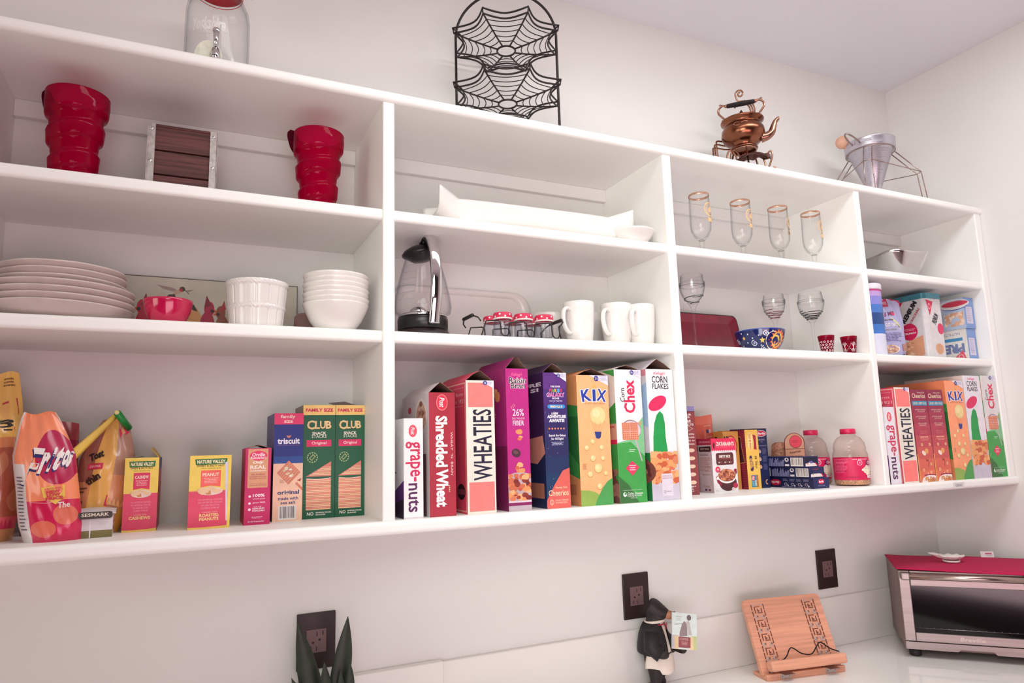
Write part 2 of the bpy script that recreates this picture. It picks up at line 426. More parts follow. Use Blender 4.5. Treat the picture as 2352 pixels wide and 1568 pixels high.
def a_grapenuts(F):
    F.rect(.0, .985, 1, 1, '#d9cfd6')
    F.ell(.47, .128, .215, '#e23e58', rv=.062); F.ell(.47, .128, .19, '#f0586a', rv=.054); F.text('Post', .47, .128, .075, .2, '#f6e9e6', rot=-90, bold=.02, shear=.2)
    F.text('grape-', .47, .435, .40, .76, '#cf2a56', rot=-90, bold=.015); F.text('nuts', .51, .795, .285, .56, '#551b54', rot=-90, bold=.015)
def s_grapenuts(F):
    F.poly([(.25, 1), (1, 1), (1, .62), (.55, .78)], '#5f2a78'); F.poly([(.2, 1), (1, 1), (1, .8), (.5, .9)], '#2a1030'); F.text('nuts', .5, .5, .3, .5, '#3d3040', rot=-90)
def a_shredded(F):
    F.rect(0, .07, 1, 1, '#a9293c'); F.ell(.5, .082, .22, '#f07c78', rv=.068); F.ell(.5, .082, .19, '#d92f4c', rv=.06); F.text('Post', .5, .082, .08, .2, '#f8ece8', rot=-90, bold=.02, shear=.2)
    F.text('Shredded', .47, .4, .415, .46, '#f3eeee', rot=-90, bold=.04); F.text('Wheat', .48, .775, .30, .46, '#f3eeee', rot=-90, bold=.04)
    F.text("WHEAT  'N  BRAN", .86, .5, .35, .085, '#e9cdd0', rot=-90)
    for i in range(4): F.ell(.75, .76+i*.014, .03, '#e8c7a0', rv=.004, a=.5)
def s_shredded(F):
    F.ell(.72, .19, .2, '#e9dcd8', rv=.16); F.ell(.72, .19, .17, '#c9a08a', rv=.125); F.blobs(lambda u, v: (u-.72)**2/.026+(v-.19)**2/.014 < 1, 26, .05, ['#b78468', '#d8b49a', '#8e5a4a'], 5)
    F.ell(.3, .12, .06, '#d23a55', rv=.03); F.text('Shredded', .28, .2, .4, .028, '#b03a50', bold=.02); F.text('Wheat', .28, .24, .3, .028, '#b03a50', bold=.02)
    F.rect(0, .5, .9, 1, '#6e4a52')
def a_wheaties(F):
    F.rect(.07, .018, .95, .205, '#fb7f7a'); F.rect(.07, .768, .95, .982, '#fb7f7a'); F.text('WHEATIES', .56, .488, .535, .66, '#1c1c36', rot=90, bold=.015)
    corner_tag(F, '32', .5, .045)
def s_wheaties(F):
    for a, c in ((.02, '#f3b3a6'), (.035, '#dd4a66')): F.rect(a, a*.7, 1-a, 1-a*.7, c)
    F.rect(.06, .05, .94, .053, '#f0b6b0'); F.text('form', .8, .10, .22, .03, '#f3c9c0'); F.text('since 1921', .74, .155, .42, .03, '#f3c9c0'); F.rect(.1, .19, .9, .193, '#f0b6b0')
    F.ell(.82, .84, .12, '#2a1a22', rv=.06); F.rect(.7, .82, .95, .86, '#7a3a48')
def a_raisin(F):
    F.text("Kellogg's", .5, .045, .5, .03, '#f06a9a', bold=.02, shear=.35)
    for b, c in ((.055, '#f3eef0'), (.012, '#1a1018')):
        F.text('Raisin', .53, .085, .74+b*.5, .044+b*.06, c, bold=b); F.text('Bran', .53, .123, .62+b*.5, .040+b*.06, c, bold=b)
    F.text('26%', .52, .315, .5, .05, '#f3e6ee', bold=.005); F.text('DAILY VALUE OF', .52, .357, .56, .014, '#f0d4e4'); F.text('FIBER', .52, .39, .5, .034, '#f3e6ee', bold=.005)
    for x, y in ((.2, .27), (.27, .262), (.33, .255)): F.line([(x, y), (x+.05, y+.02)], .012, '#f0c39a')
    F.blobs(lambda u, v: (u-.6)**2/.04+(v-.485)**2/.0016 < 1, 12, .14, FLAKE, 4); F.ell(.38, .6, .2, '#4a2838', rv=.03, a=.4); F.ell(.36, .595, .12, '#6a4450', rv=.012, a=.4)
    F.blobs(lambda u, v: (u-.58)**2/.04+(v-.715)**2/.0018 < 1, 12, .14, FLAKE, 6)
    F.poly([(0, .75), (.3, .737), (.7, .737), (1, .75), (1, 1), (0, 1)], '#b9a6ae'); F.blobs(lambda u, v: v > .75, 60, .15, BRAN+FLAKE[:3], 8, (0, .745, 1, .93))
    F.rect(0, .93, 1, .942, '#d9ccd2'); F.rect(0, .942, 1, .963, '#86205c'); F.rect(0, .963, 1, 1, '#b8a9b2')
def s_raisin(F):
    F.blobs(lambda u, v: (u-.8)**2/.012+(v-.18)**2/.003 < 1, 9, .09, FLAKE, 2); F.blobs(lambda u, v: (u-.5)**2/.02+(v-.25)**2/.004 < 1, 9, .1, FLAKE, 9)
    F.text('LONG WAY', .62, .42, .4, .04, '#e48aa8', rot=64, bold=.02); F.rect(.3, .55, 1, 1, '#7a1650'); F.rect(.05, .62, .6, .9, '#5a1038')
def a_galaxy(F):
    for i, c in enumerate(('#5a2f7e', '#472a72', '#3a2767', '#2d255e', '#242757', '#1c2f5c', '#173860', '#154065')): F.rect(0, i/8, 1, (i+1)/8, c)
    rd = random.Random(4)
    for i in range(26): F.ell(rd.uniform(.05, .95), rd.uniform(.05, .9), rd.choice((.008, .012)), '#b9b3e8', n=6)
    F.text('THE SUPER', .52, .105, .42, .013, '#ece6f4', bold=.03)
    for i, (ch, c) in enumerate(zip('MARIO', ('#e8435a', '#57c46a', '#f0c23a', '#4aa0e0', '#e8435a'))): F.text(ch, .3+i*.115, .135, .1, .026, c, bold=.05)
    F.text('GALAXY', .52, .168, .78, .034, '#e6d4f4', bold=.06); F.text('GALAXY', .52, .168, .74, .028, '#c93f8c', bold=.03)
    F.text('MOVIE', .52, .195, .3, .013, '#ece6f4', bold=.03); F.text('ONLY IN THEATERS', .52, .214, .56, .009, '#d8d0ea', bold=.02)
    F.ell(.2, .256, .05, '#3f8fd6'); F.ell(.86, .256, .05, '#3f8fd6'); F.rect(.2, .241, .86, .271, '#3f8fd6'); F.text('FIND ALL 8', .53, .256, .5, .017, '#f4dca0', bold=.03)
    F.text('A NEW', .45, .308, .3, .018, '#f0ecf4', bold=.05); F.text('ADVENTURE', .53, .331, .8, .024, '#f0ecf4', bold=.05); F.text('AWAITS!', .53, .36, .66, .026, '#f0ecf4', bold=.05)
    for i in range(6): F.ell(.2+i*.125, .42, .035, '#d98a5a')
    F.text('Search the Galaxy', .53, .472, .72, .022, '#f0ecf4', bold=.02); F.text('for All Eight!', .53, .497, .52, .022, '#f0ecf4', bold=.02); F.lines(.25, .8, .518, .548, 3, '#b8b4d8', cen=True)
    F.poly([(0, .94), (.3, .84), (.7, .73), (1, .71), (1, 1), (0, 1)], '#d9635a'); F.text('Honey Nut', .62, .853, .5, .02, '#f3dcb8'); F.text('Cheerios', .5, .889, .84, .042, '#f3dcb8', bold=.005)
    F.text('CELIAC DISEASE', .62, .943, .56, .012, '#f0c4ac', bold=.01); F.text('FOUNDATION', .6, .96, .5, .012, '#f0c4ac', bold=.01); F.ring(.2, .955, .09, .02, '#f0c4ac', n=10); F.line([(.2, .93), (.2, .98)], .02, '#f0c4ac')
    corner_tag(F, '22', .55, .05)
def s_galaxy(F):
    F.rect(0, .5, 1, 1, '#16264a'); F.text('URE', .7, .085, .5, .03, '#ece6f0', bold=.04); F.text('S!', .78, .125, .22, .03, '#ece6f0', bold=.04)
    F.poly([(.45, .5), (.95, .47), (1, .6), (.8, .68), (.45, .66)], '#c98878'); F.rect(.5, .82, .95, .93, '#a8705a')
def a_kix(F):
    rd = random.Random(3)
    F.ell(.55, .088, .055, '#dcae5a'); 
    for (ch, x, w, r) in (('K', .29, .28, -8), ('I', .54, .075, 0), ('X', .78, .28, 9)):
        for b, c in ((.09, '#ece6f2'), (.03, '#283a9c')): F.text(ch, x, .158, w+(b*.8), .090+b*.14, c, rot=-r, bold=b)
    F.text('KID TESTED. PARENT APPROVED.', .55, .222, .66, .01, '#8a5a3c')
    F.ell(.64, .318, .25, '#dcb878'); F.ell(.63, .314, .235, '#e8cf92'); F.ell(.58, .298, .12, '#f0dca6')
    for a, b in ((.42, .53), (.52, .58), (.72, .63), (.86, .68)): F.line([(a, .36), (b, .44)], .007, '#c98a5a')
    F.poly([(.5, .44), (.72, .442), (.69, .485), (.63, .497), (.54, .49)], '#2f3f86')
    for x, y, r in ((.43, .515, .065), (.24, .562, .07), (.7, .562, .066), (.42, .642, .085), (.73, .645, .065), (.57, .718, .13), (.31, .762, .08), (.8, .76, .062), (.59, .857, .08)):
        F.ell(x, y+.004, r, '#c99852', n=18); F.ell(x, y, r*.93, '#e8cf92', n=18); F.ell(x-r*.2, y-.004, r*.5, '#f0dda8', n=14)
    F.lines(.09, .22, .685, .73, 5, '#b07a54')
    F.poly([(0, .88), (.25, .885), (.45, .9), (.62, .93), (.62, 1), (0, 1)], '#8fae52'); F.poly([(.42, 1), (.5, .95), (.68, .87), (.85, .82), (1, .80), (1, 1)], '#4c9c52')
    corner_tag(F, '21', .6, .06)
def s_kix(F):
    F.poly([(0, .2), (.4, .19), (1, .24), (1, .8), (.4, .7)], '#3d8a44'); F.poly([(.2, .3), (1, .32), (1, .7)], '#2c6e36'); F.poly([(0, .68), (1, .8), (1, 1), (0, 1)], '#d88a58'); F.rect(.1, .84, .9, .92, '#b86a48')
def a_chex(F):
    F.text('Corn', .27, .195, .105, .17, '#1f1a20', rot=90, bold=.01); F.text('Chex', .53, .205, .255, .42, '#dc2b58', rot=90, bold=.03)
    F.poly([(0, .555), (.45, .53), (.8, .41), (1, .36), (1, 1), (0, 1)], '#7fc08c'); F.poly([(0, .56), (.5, .55), (1, .66), (1, 1), (0, 1)], '#42a04c'); F.poly([(0, .8), (.35, .87), (.7, 1), (0, 1)], '#3a6e3c')
    F.poly([(.62, .5), (.7, .52), (.9, .69), (.86, .70)], '#b9aab4'); F.ell(.55, .455, .36, '#8a5a5e', rv=.07, a=.25); F.ell(.56, .455, .34, '#d2c2c8', rv=.064, a=.25)
    for i in range(2):
        for j in range(2):
            x, y = .34+i*.3, .44+j*.066; F.poly([(x-.15, y-.036), (x+.14, y-.033), (x+.15, y+.03), (x-.14, y+.027)], '#e08a6a')
            for q in range(4): F.rect(x-.12+q*.07, y-.028, x-.09+q*.07, y+.024, '#c0604c')
            for q in range(3): F.rect(x-.13, y-.02+q*.016, x+.13, y-.016+q*.016, '#f0b090')
    for x, y in ((.82, .408), (.9, .402), (.88, .418)): F.ell(x, y, .03, '#e09a7a', n=10)
    F.poly([(.5, .69), (.76, .74), (.5, .80), (.26, .745)], '#e23a62'); F.lines(.38, .64, .722, .77, 3, '#f4c8d0', cen=True); F.lines(.42, .66, .605, .63, 2, '#cfe6cf')
    F.rect(.12, .905, .82, .907, '#d8e6d8'); F.text('Celiac Disease', .56, .93, .56, .017, '#eef4ee', bold=.01); F.text('FOUNDATION', .53, .948, .52, .013, '#eef4ee'); F.text('celiac.org', .5, .964, .24, .01, '#eef4ee'); F.ell(.18, .935, .07, '#eef4ee', n=10); F.ell(.2, .93, .04, '#42a04c', n=10)
    corner_tag(F, '16', .55, .05)
def s_chex(F):
    F.poly([(.72, 0), (1, 0), (1, .055)], '#3f9a4a'); F.poly([(.6, .38), (1, .25), (1, 1), (.4, 1)], '#3f9a4a'); F.rect(.62, .41, 1, .53, '#d8a08a'); F.text('Chex', .82, .43, .3, .022, '#c82a50', bold=.03); F.rect(.62, .53, 1, .565, '#d92c58')
    F.blobs(lambda u, v: v > .76 and u > .45, 40, .09, ['#9a7064', '#b58a78', '#6e4a44'], 3, (.45, .75, 1, 1))
def a_cornflakes(F):
    F.text("Kellogg's", .5, .034, .44, .028, '#e0507e', bold=.02, shear=.35); F.text('CORN', .5, .08, .58, .053, '#1e1a34', bold=.015); F.text('FLAKES', .52, .133, .6, .043, '#1e1a34', bold=.015)
    F.ell(.37, .265, .36, '#d92c5e', rv=.05, a=-.45, n=32)
    F.poly([(.12, .645), (.15, .52), (.21, .42), (.31, .355), (.44, .325), (.55, .35), (.6, .42), (.6, .53), (.66, .645)], '#1e9a4c')
    F.poly([(0, .665), (.25, .64), (.75, .63), (1, .645), (1, 1), (0, 1)], '#cfc9d6')
    F.blobs(lambda u, v: .64+.03*abs(u-.5) < v < .875-.12*(u-.5)**2, 90, .15, FLAKE, 5, (0, .63, 1, .895))
    F.poly([(0, .872), (.25, .892), (.5, .9), (.75, .89), (1, .868), (1, 1), (0, 1)], '#c6c0cf')
def a_cornflakes_sticker(F):
    a_cornflakes(F); F.rect(.36, .8, .76, .965, '#dbd3de'); F.text('PACKAGING TO', .56, .818, .34, .011, '#b05a70', bold=.01); F.text('SHARE BETTER', .56, .834, .36, .011, '#b05a70', bold=.01); F.ring(.46, .935, .04, .012, '#6a6478', n=10); F.lines(.52, .7, .93, .942, 1, '#8a849a')
def s_cornflakes(F):
    F.rect(.5, 0, 1, .05, '#d88a98'); F.text('ers', .85, .14, .25, .03, '#4a58a8', bold=.02); F.poly([(.3, .3), (1, .1), (1, .45)], '#a8c4e0'); F.rect(.3, .64, 1, 1, '#1f7a3c'); F.ell(.75, .78, .35, '#8a4a42', rv=.1); F.blobs(lambda u, v: (u-.75)**2/.1+(v-.78)**2/.009 < 1, 22, .08, ['#a86050', '#6a3434', '#c08068'], 3)
def s_cornflakes2(F):
    F.text("Kellogg's", .62, .035, .3, .02, '#cf5a78', bold=.02, shear=.35)
def a_honeynut(F):
    for i, c in enumerate(('#8c2246', '#96284a', '#a2304e', '#b03c52', '#bf4a55', '#cc5856', '#d96656', '#e27458')): F.rect(0, i/8, 1, (i+1)/8, c)
    F.text('Honey Nut', .66, .035, .44, .02, '#f0dcc0'); F.text('Cheerios', .5, .068, .82, .05, '#f0dcc0', bold=.005)
    F.rect(.06, .125, .98, .175, '#2f8ab8'); F.text('2 BOXES - GREAT VALUE', .52, .15, .82, .026, '#f0d48a', bold=.01)
    for i, (v, a, b) in enumerate(((.22, 'GOOD SOURCE', 'OF CALCIUM'), (.295, 'GOOD SOURCE', 'OF IRON'), (.37, 'WITH 12 VITAMINS', 'AND MINERALS'))):
        F.text(a, .55, v, .56, .013, '#f0c8b8', bold=.01); F.text(b, .55, v+.02, .42, .013, '#f0c8b8', bold=.01); F.rect(.2, v+.036, .9, v+.037, '#d88a8a')
        if i < 2: F.line([(.18, v+.002), (.21, v+.008), (.25, v-.008)], .015, '#f0c8b8')
    F.lines(.3, .8, .45, .49, 3, '#c86a68', cen=True); F.lines(.3, .8, .512, .525, 1, '#f0b8a0', cen=True, fill=.9); F.lines(.3, .85, .535, .56, 2, '#e89a8a', cen=True)
    for x, y in ((.36, .6), (.84, .6), (.8, .81), (.3, .87), (.74, .9)): F.ring(x, y, .06, .03, '#f0c890', n=14)
    F.ell(.42, .69, .13, '#f3dcd0', rv=.022, a=.6); F.ell(.6, .67, .11, '#e8a060', rv=.03, a=-1); F.line([(.5, .75), (.55, .78), (.62, .76), (.66, .8), (.6, .84)], .02, '#5a2a30')
    F.poly([(.1, 1), (.2, .955), (.45, .93), (.55, .9), (.62, .93), (1, .925), (1, 1)], '#f0e4dc'); F.line([(.3, .93), (.6, .92), (.9, .925), (1, .93)], .05, '#a02a48')
    rd = random.Random(2)
    for i in range(16): F.ring(rd.uniform(.3, .95), rd.uniform(.955, .99), .07, .035, rd.choice(('#d08a50', '#c0703f', '#e0a468')), n=12)
    F.rect(0, 0, .035, 1, '#a83a48'); F.rect(0, .7, .05, 1, '#e8a84e')
# ------------------------------------------------------------------ cereal boxes
G2 = 'cereal boxes in the second bay'; G4 = 'cereal boxes in the bay next to the wall'
YF = .012
carton('cereal_box', 'short white cereal box with red and purple lettering against the first upright', 'cereal box', .8735, .913, YF, .19, ZK, .194, '#eceaea', a_grapenuts, s_grapenuts, group=G2)
carton('cereal_box', 'dark red cereal box with white lettering down its side, second from the first upright', 'cereal box', .9260, .9815, YF, .19, ZK, .246, '#a9293c', a_shredded, s_shredded, top='tent', group=G2, sidecol='#d8cdcd')
carton('cereal_box', 'open coral and cream cereal box with black upright lettering, third in the second bay', 'cereal box', 1.006, 1.0695, YF, .19, ZK, .272, '#e6dfd2', a_wheaties, s_wheaties, top='tent', group=G2, sidecol='#dd4a66')
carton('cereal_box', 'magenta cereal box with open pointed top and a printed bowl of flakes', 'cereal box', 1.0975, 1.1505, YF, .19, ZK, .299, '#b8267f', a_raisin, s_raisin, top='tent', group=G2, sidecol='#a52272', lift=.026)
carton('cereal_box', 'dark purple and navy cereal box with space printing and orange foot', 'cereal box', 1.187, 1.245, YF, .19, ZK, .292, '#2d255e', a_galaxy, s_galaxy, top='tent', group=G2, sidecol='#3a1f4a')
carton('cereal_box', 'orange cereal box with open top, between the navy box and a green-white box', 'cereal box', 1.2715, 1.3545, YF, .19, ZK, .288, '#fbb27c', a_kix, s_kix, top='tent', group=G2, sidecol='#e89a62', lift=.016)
carton('cereal_box', 'white and green cereal box with open top, between orange and white boxes', 'cereal box', 1.3725, 1.4465, YF, .19, ZK, .303, '#ece8e8', a_chex, s_chex, top='tent', group=G2, sidecol='#e6e0de', lift=.012)
carton('cereal_box', 'white corn flakes cereal box with open pointed top against the second upright', 'cereal box', 1.4615, 1.5395, YF, .19, ZK, .306, '#ece8e8', a_cornflakes_sticker, s_cornflakes, top='tent', group=G2, sidecol='#dcd4da', lift=.026)
Y4 = .004
carton('cereal_box', 'short white cereal box with red and purple lettering in the bay next to the wall', 'cereal box', 2.262, 2.306, Y4-.002, .11, ZK, .215, '#e4e0e8', a_grapenuts, s_grapenuts, group=G4)
carton('cereal_box', 'closed coral and cream cereal box behind the short white box in the end bay', 'cereal box', 2.318, 2.384, Y4, .19, ZK, .272, '#e6dfd2', a_wheaties, s_wheaties, group=G4, sidecol='#e0506a')
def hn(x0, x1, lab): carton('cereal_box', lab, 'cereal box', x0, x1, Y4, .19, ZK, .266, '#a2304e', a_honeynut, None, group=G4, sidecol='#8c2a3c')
hn(2.387, 2.4585, 'left of the two dark red cereal boxes with blue bands, beside the coral box')
hn(2.4595, 2.5315, 'right of the two dark red cereal boxes with blue bands, beside the orange box')
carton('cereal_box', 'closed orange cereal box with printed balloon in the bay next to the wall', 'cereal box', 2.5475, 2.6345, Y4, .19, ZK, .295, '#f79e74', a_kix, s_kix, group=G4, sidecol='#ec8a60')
carton('cereal_box', 'tall closed white corn flakes cereal box in the bay next to the wall', 'cereal box', 2.6385, 2.7225, Y4, .19, ZK, .312, '#e4dee6', a_cornflakes, s_cornflakes2, group=G4, sidecol='#d6ccc8')
carton('cereal_box', 'closed white and green cereal box against the right end panel', 'cereal box', 2.7265, 2.8035, Y4, .19, ZK, .3135, '#dcd6d8', a_chex, s_chex, group=G4, sidecol='#cfa088')

# ------------------------------------------------------------------ bottom of the first bay
def nut_bar(kind):
    def art(F):
        F.rect(0, .485, 1, .985, '#dc4364'); F.poly([(.0, .97), (.3, .975), (.7, .97), (1, .96), (1, 1), (0, 1)], '#e8c05c')
        F.poly([(.12, .05), (.9, .045), (.88, .125), (.14, .13)], '#1f6a34'); F.text('NATURE VALLEY', .51, .088, .68, .05, '#f0e4b8', bold=.04)
        F.text('SWEET & SALTY NUT', .5, .143, .66, .026, '#4a3a20', bold=.02); F.text('CHEWY GRANOLA BARS', .5, .178, .5, .014, '#6a5a30')
        F.poly([(.27, .205), (.75, .205), (.75, .435), (.51, .415), (.27, .435)], '#d92c5a' if kind == 'CASHEW' else '#f0645a')
        F.text(kind, .51, .265, .4, .045, '#f4e6d0', bold=.02); F.lines(.33, .7, .31, .39, 4, '#f0b0a8', cen=True, fill=.5)
        F.ell(.51, .49, .3, '#e8cfc4', rv=.055); F.blobs(lambda u, v: (u-.51)**2/.05+(v-.485)**2/.0016 < 1, 9, .12, ['#e0a46a', '#d08a54', '#eac49a'], 5)
        for i, t in enumerate(('NO ARTIFICIAL FLAVORS', 'NO ARTIFICIAL COLORS', 'NO HIGH FRUCTOSE', 'CORN SYRUP')): F.text(t, .52, .605+i*.038, .58 if i < 2 else .44, .024, '#ee8aa0', bold=.02)
        F.text('LOADED WITH', .52, .775, .36, .018, '#f0c0a0'); 
        if kind == 'CASHEW': F.text('CASHEWS', .5, .815, .62, .042, '#f3d28a', bold=.03)
        else: F.text('ROASTED', .5, .815, .46, .042, '#f3d28a', bold=.03); F.text('PEANUTS', .5, .865, .46, .042, '#f3d28a', bold=.03)
        if kind == 'PEANUT': F.poly([(.845, .1), (.92, .095), (.93, .9), (.9, .9)], '#d6d0dc'); F.rect(.93, .0, 1, .98, '#efcf5c')
    return art
t = carton('snack_box', 'yellow and pink cashew granola bar box standing open beside the chip bags', 'snack box', .3875, .4425, .125, .135, ZK, .1315, '#efcf5c', nut_bar('CASHEW'), None, top='open')
f = MB('#c9a23c'); f.add([(.0265, -.066, .1312), (.0265, .066, .1312), (.012, .062, .152), (.012, -.05, .148)], [(0, 1, 2, 3)]); f.build('flap', t, solid=.0008)
f = MB('#b9a08a'); f.add([(-.026, -.05, .131), (-.026, .062, .131), (-.004, .06, .134), (-.004, -.05, .134)], [(0, 1, 2, 3)]); f.build('flap', t, solid=.0008)
m = MB(); F = Face(m, (.0276, -.0675, .1315), (0, .135, 0), (0, 0, -.1315)); F.rect(0, 0, 1, .16, '#3a3f86'); F.rect(0, .16, 1, 1, '#b03a56'); m.build('side_print', t)
carton('snack_box', 'yellow and pink peanut granola bar box standing alone in mid shelf', 'snack box', .494, .5645, .09, .12, ZK, .1325, '#efcf5c', nut_bar('PEANUT'), None, top='flat', tcol='#a08458')
def a_popcorn(F):
    F.rect(.1, .01, .88, .52, '#d89a76'); F.burst(.49, .525, .0, '#d89a76', 3)
    F.ell(.5, .1, .34, '#e22c62', rv=.065); F.text('Orville', .5, .085, .5, .05, '#f6e6ec', bold=.02, shear=.2); F.text("Redenbacher's", .5, .125, .62, .035, '#f6e6ec', bold=.02, shear=.2)
    F.text('Only', .5, .19, .42, .05, '#f6ece4', bold=.03, shear=.3); F.text('REAL', .5, .25, .62, .045, '#f6ece4', bold=.02); F.text('INGREDIENTS', .5, .298, .62, .018, '#f6ece4', bold=.02)
    F.text('No Artificial', .5, .345, .56, .022, '#b0524e', bold=.02, shear=.3)
    for i, s_ in enumerate(('PRESERVATIVES', 'FLAVORS OR DYES')): F.text(s_, .5, .375+i*.025, .66, .015, '#b0524e', bold=.02)
    F.text('100% ingredients', .5, .465, .6, .012, '#b0524e'); F.text('NATURAL SOURCES', .5, .487, .66, .014, '#b0524e', bold=.02)
    F.text('100%', .55, .62, .46, .04, '#f4dce4', bold=.03); F.text('whole grain', .56, .665, .48, .022, '#f4dce4', shear=.3); F.text('gluten FREE', .56, .715, .48, .022, '#f4dce4', bold=.01)
    F.text('made with', .5, .765, .32, .016, '#f4dce4', shear=.3); F.text('NON-GMO', .55, .79, .46, .022, '#f4dce4', bold=.03); F.text('POPCORN', .55, .818, .46, .022, '#f4dce4', bold=.03)
    for v, r in ((.63, .05), (.72, .05), (.8, .055)): F.ell(.2, v, r, '#f4dce4', n=9)
    F.lines(.28, .72, .895, .925, 2, '#f4b8cc', cen=True); F.text('Orville Redenbacher', .47, .955, .64, .022, '#f4dce4', shear=.35)
t = carton('snack_box', 'narrow magenta popcorn box with tan label beside the navy cracker box', 'snack box', .590, .6365, .105, .10, ZK, .1435, '#c41a5e', a_popcorn, None, top='tent', lift=.006)
def a_triscuit(F):
    F.rect(0, 0, 1, .105, '#e0326a'); F.text('family', .46, .035, .5, .042, '#f2d8cc', bold=.02); F.text('size', .48, .074, .3, .034, '#f2d8cc', bold=.02)
    F.rect(0, .105, 1, .405, '#15267e'); F.rect(0, .405, 1, .47, '#1d4896'); F.text('triscuit', .5, .262, .76, .054, '#efe8f0', bold=.035)
    for a in (-.5, 0, .5): F.ell(.5+a*.09, .222-.008*abs(a), .018, '#e08a6a', rv=.013, a=a)
    F.text('baked with 100% whole grain wheat', .5, .302, .76, .008, '#c06a86')
    F.rect(0, .47, 1, 1, '#f2c6aa')
    for k, c in ((1., '#d68066'), (.9, '#e09678')): F.poly([(.52, .555-.112*k), (.52+.4*k, .555), (.52, .555+.112*k), (.52-.4*k, .555)], c)
    for i in range(-3, 4): F.line([(.52+i*.055-.17, .555+i*.0155+.047), (.52+i*.055+.17, .555+i*.0155-.047)], .018, '#c26a54')
    F.blobs(lambda u, v: ((u-.52)/.19)**2+((v-.55)/.05)**2 < 1, 26, .06, ['#eee6d2', '#f4eee0', '#d8dcb8', '#e8ddc4'], 2)
    F.poly([(.74, .66), (.8, .645), (1, .7), (1, .73)], '#d68066'); F.poly([(.8, .63), (.96, .61), (.92, .64)], '#a8523e')
    F.text('original', .52, .742, .74, .05, '#2a3f78', bold=.03); F.text('made with', .52, .792, .68, .03, '#2a3f78', bold=.02); F.text('sea salt', .52, .83, .5, .028, '#2a3f78', bold=.02); F.lines(.22, .4, .62, .655, 4, '#a87a68')
    F.barcode(.2, .858, .8, .985)
carton('snack_box', 'navy and cream cracker box with a pink band reading family size', 'snack box', .644, .7005, .137, .138, ZK, .212, '#f2c6aa', a_triscuit, lambda F: F.rect(.1, .1, .6, .5, '#4a3f78'), sidecol='#4a4476', tcol='#6a3050')
def a_club(F):
    F.rect(0, 0, 1, .09, '#f2c878'); F.text('FAMILY SIZE', .5, .045, .86, .031, '#cf1f55', bold=.05)
    for dx, c in ((.012, '#7a5a28'), (0, '#f0d09a')):
        F.text('C', .24+dx, .178+dx*.2, .24, .082, c, bold=.03); F.text('L', .44+dx, .178+dx*.2, .15, .07, c, bold=.03); F.text('U', .61+dx, .178+dx*.2, .18, .07, c, bold=.03); F.text('B', .79+dx, .178+dx*.2, .17, .07, c, bold=.03)
    F.text('SNACK', .5, .253, .44, .026, '#f0e8dc', bold=.03); F.text('STACKS', .5, .281, .46, .026, '#f0e8dc', bold=.005)
    F.rect(.11, .313, .88, .372, '#de2a66'); F.text('Original', .5, .343, .46, .033, '#f4e6e0', bold=.01)
    F.ring(.3, .467, .17, .012, '#8fb27c'); 
    for i in range(12): F.ell(.3+.145*cos(i*.524), .467+.04*sin(i*.524), .018, '#b8cf94', n=5)
    F.poly([(.2, .475), (.32, .438), (.4, .458), (.28, .495)], '#d8cf8a'); F.poly([(.22, .475), (.32, .444), (.38, .459), (.28, .489)], '#1c6a48')
    for z0, z1 in ((.545, .635), (.655, .925)):
        top = [(.12, z1), (.88, z1)]; 
        if z0 < .6: F.poly([(.1, .635), (.88, .505), (.88, .635)], '#d98274')
        else: F.rect(.12, z0, .88, z1, '#d97668')
        n = int((z1-z0)/.0135)
        for i in range(n):
            v = z0+.004+i*.0135; x = .12 if z0 > .6 else max(.12, .88-(v-.505)/.13*.78+.02)
            if x < .86: F.rect(x, v, .88, v+.0075, '#f0cfa4' if i % 3 else '#eaa48c')
    F.line([(.12, .652), (.5, .662), (.88, .65)], .02, '#f4e6d8')
    F.text('NO', .26, .957, .2, .029, '#f0ece6', bold=.02); F.text('ARTIFICIAL COLORS', .66, .949, .48, .012, '#f0ece6', bold=.03); F.text('OR FLAVORS', .57, .967, .3, .012, '#f0ece6', bold=.03)
for x0, x1, lab, y in ((.7015, .7665, 'left of the two tall green cracker boxes, touching the navy box', .15), (.7675, .8305-.002, 'right of the two tall green cracker boxes, nearest the first upright', .152)):
    t = carton('snack_box', lab, 'snack box', x0, x1, y, .118, ZK, .2295, '#105a3c', a_club, None, group='green cracker boxes', sidecol='#8a7a70', tcol='#4a2a24')
    if y > .151:
        f = MB('#5a342c'); f.add([(-.03, -.05, .2298), (.012, -.055, .2298), (.006, .03, .243), (-.03, .03, .24)], [(0, 1, 2, 3)]); f.build('flap', t, solid=.0008)

# sesame cracker tray box
t = thing('snack_box', 'low white and olive cracker box in front of the chip bags', 'snack box', (.344, .107, ZK), radians(3))
m = MB('#d8d0d4'); w, d, h = .064, .075, .036
m.box((-w/2, -d/2, 0), (w/2, d/2, h)); F = Face(m, (-w/2, -d/2, h), (w, 0, 0), (0, 0, -h))
F.rect(0, .66, 1, 1, '#7d7040'); F.rect(.47, .02, .5, .98, '#e6dfe2'); F.rect(.0, 0, 1, .05, '#b8aeb4')
F = Face(m, (w/2, -d/2, h), (0, d, 0), (0, 0, -h)); F.rect(.2, .1, .8, .9, '#c89a94'); F.rect(.3, .3, .9, .42, '#8a4a4a'); F.rect(.25, .6, .8, .72, '#8a4a4a'); m.build('carton', t)
m = MB('#cfc6ca'); m.grid(lambda u, v: (-w/2-.004+(w+.008)*u, -d/2-.004+v*(d+.004), h+.003+.006*sin(pi*v)+.003*sin(pi*u)), 6, 6)
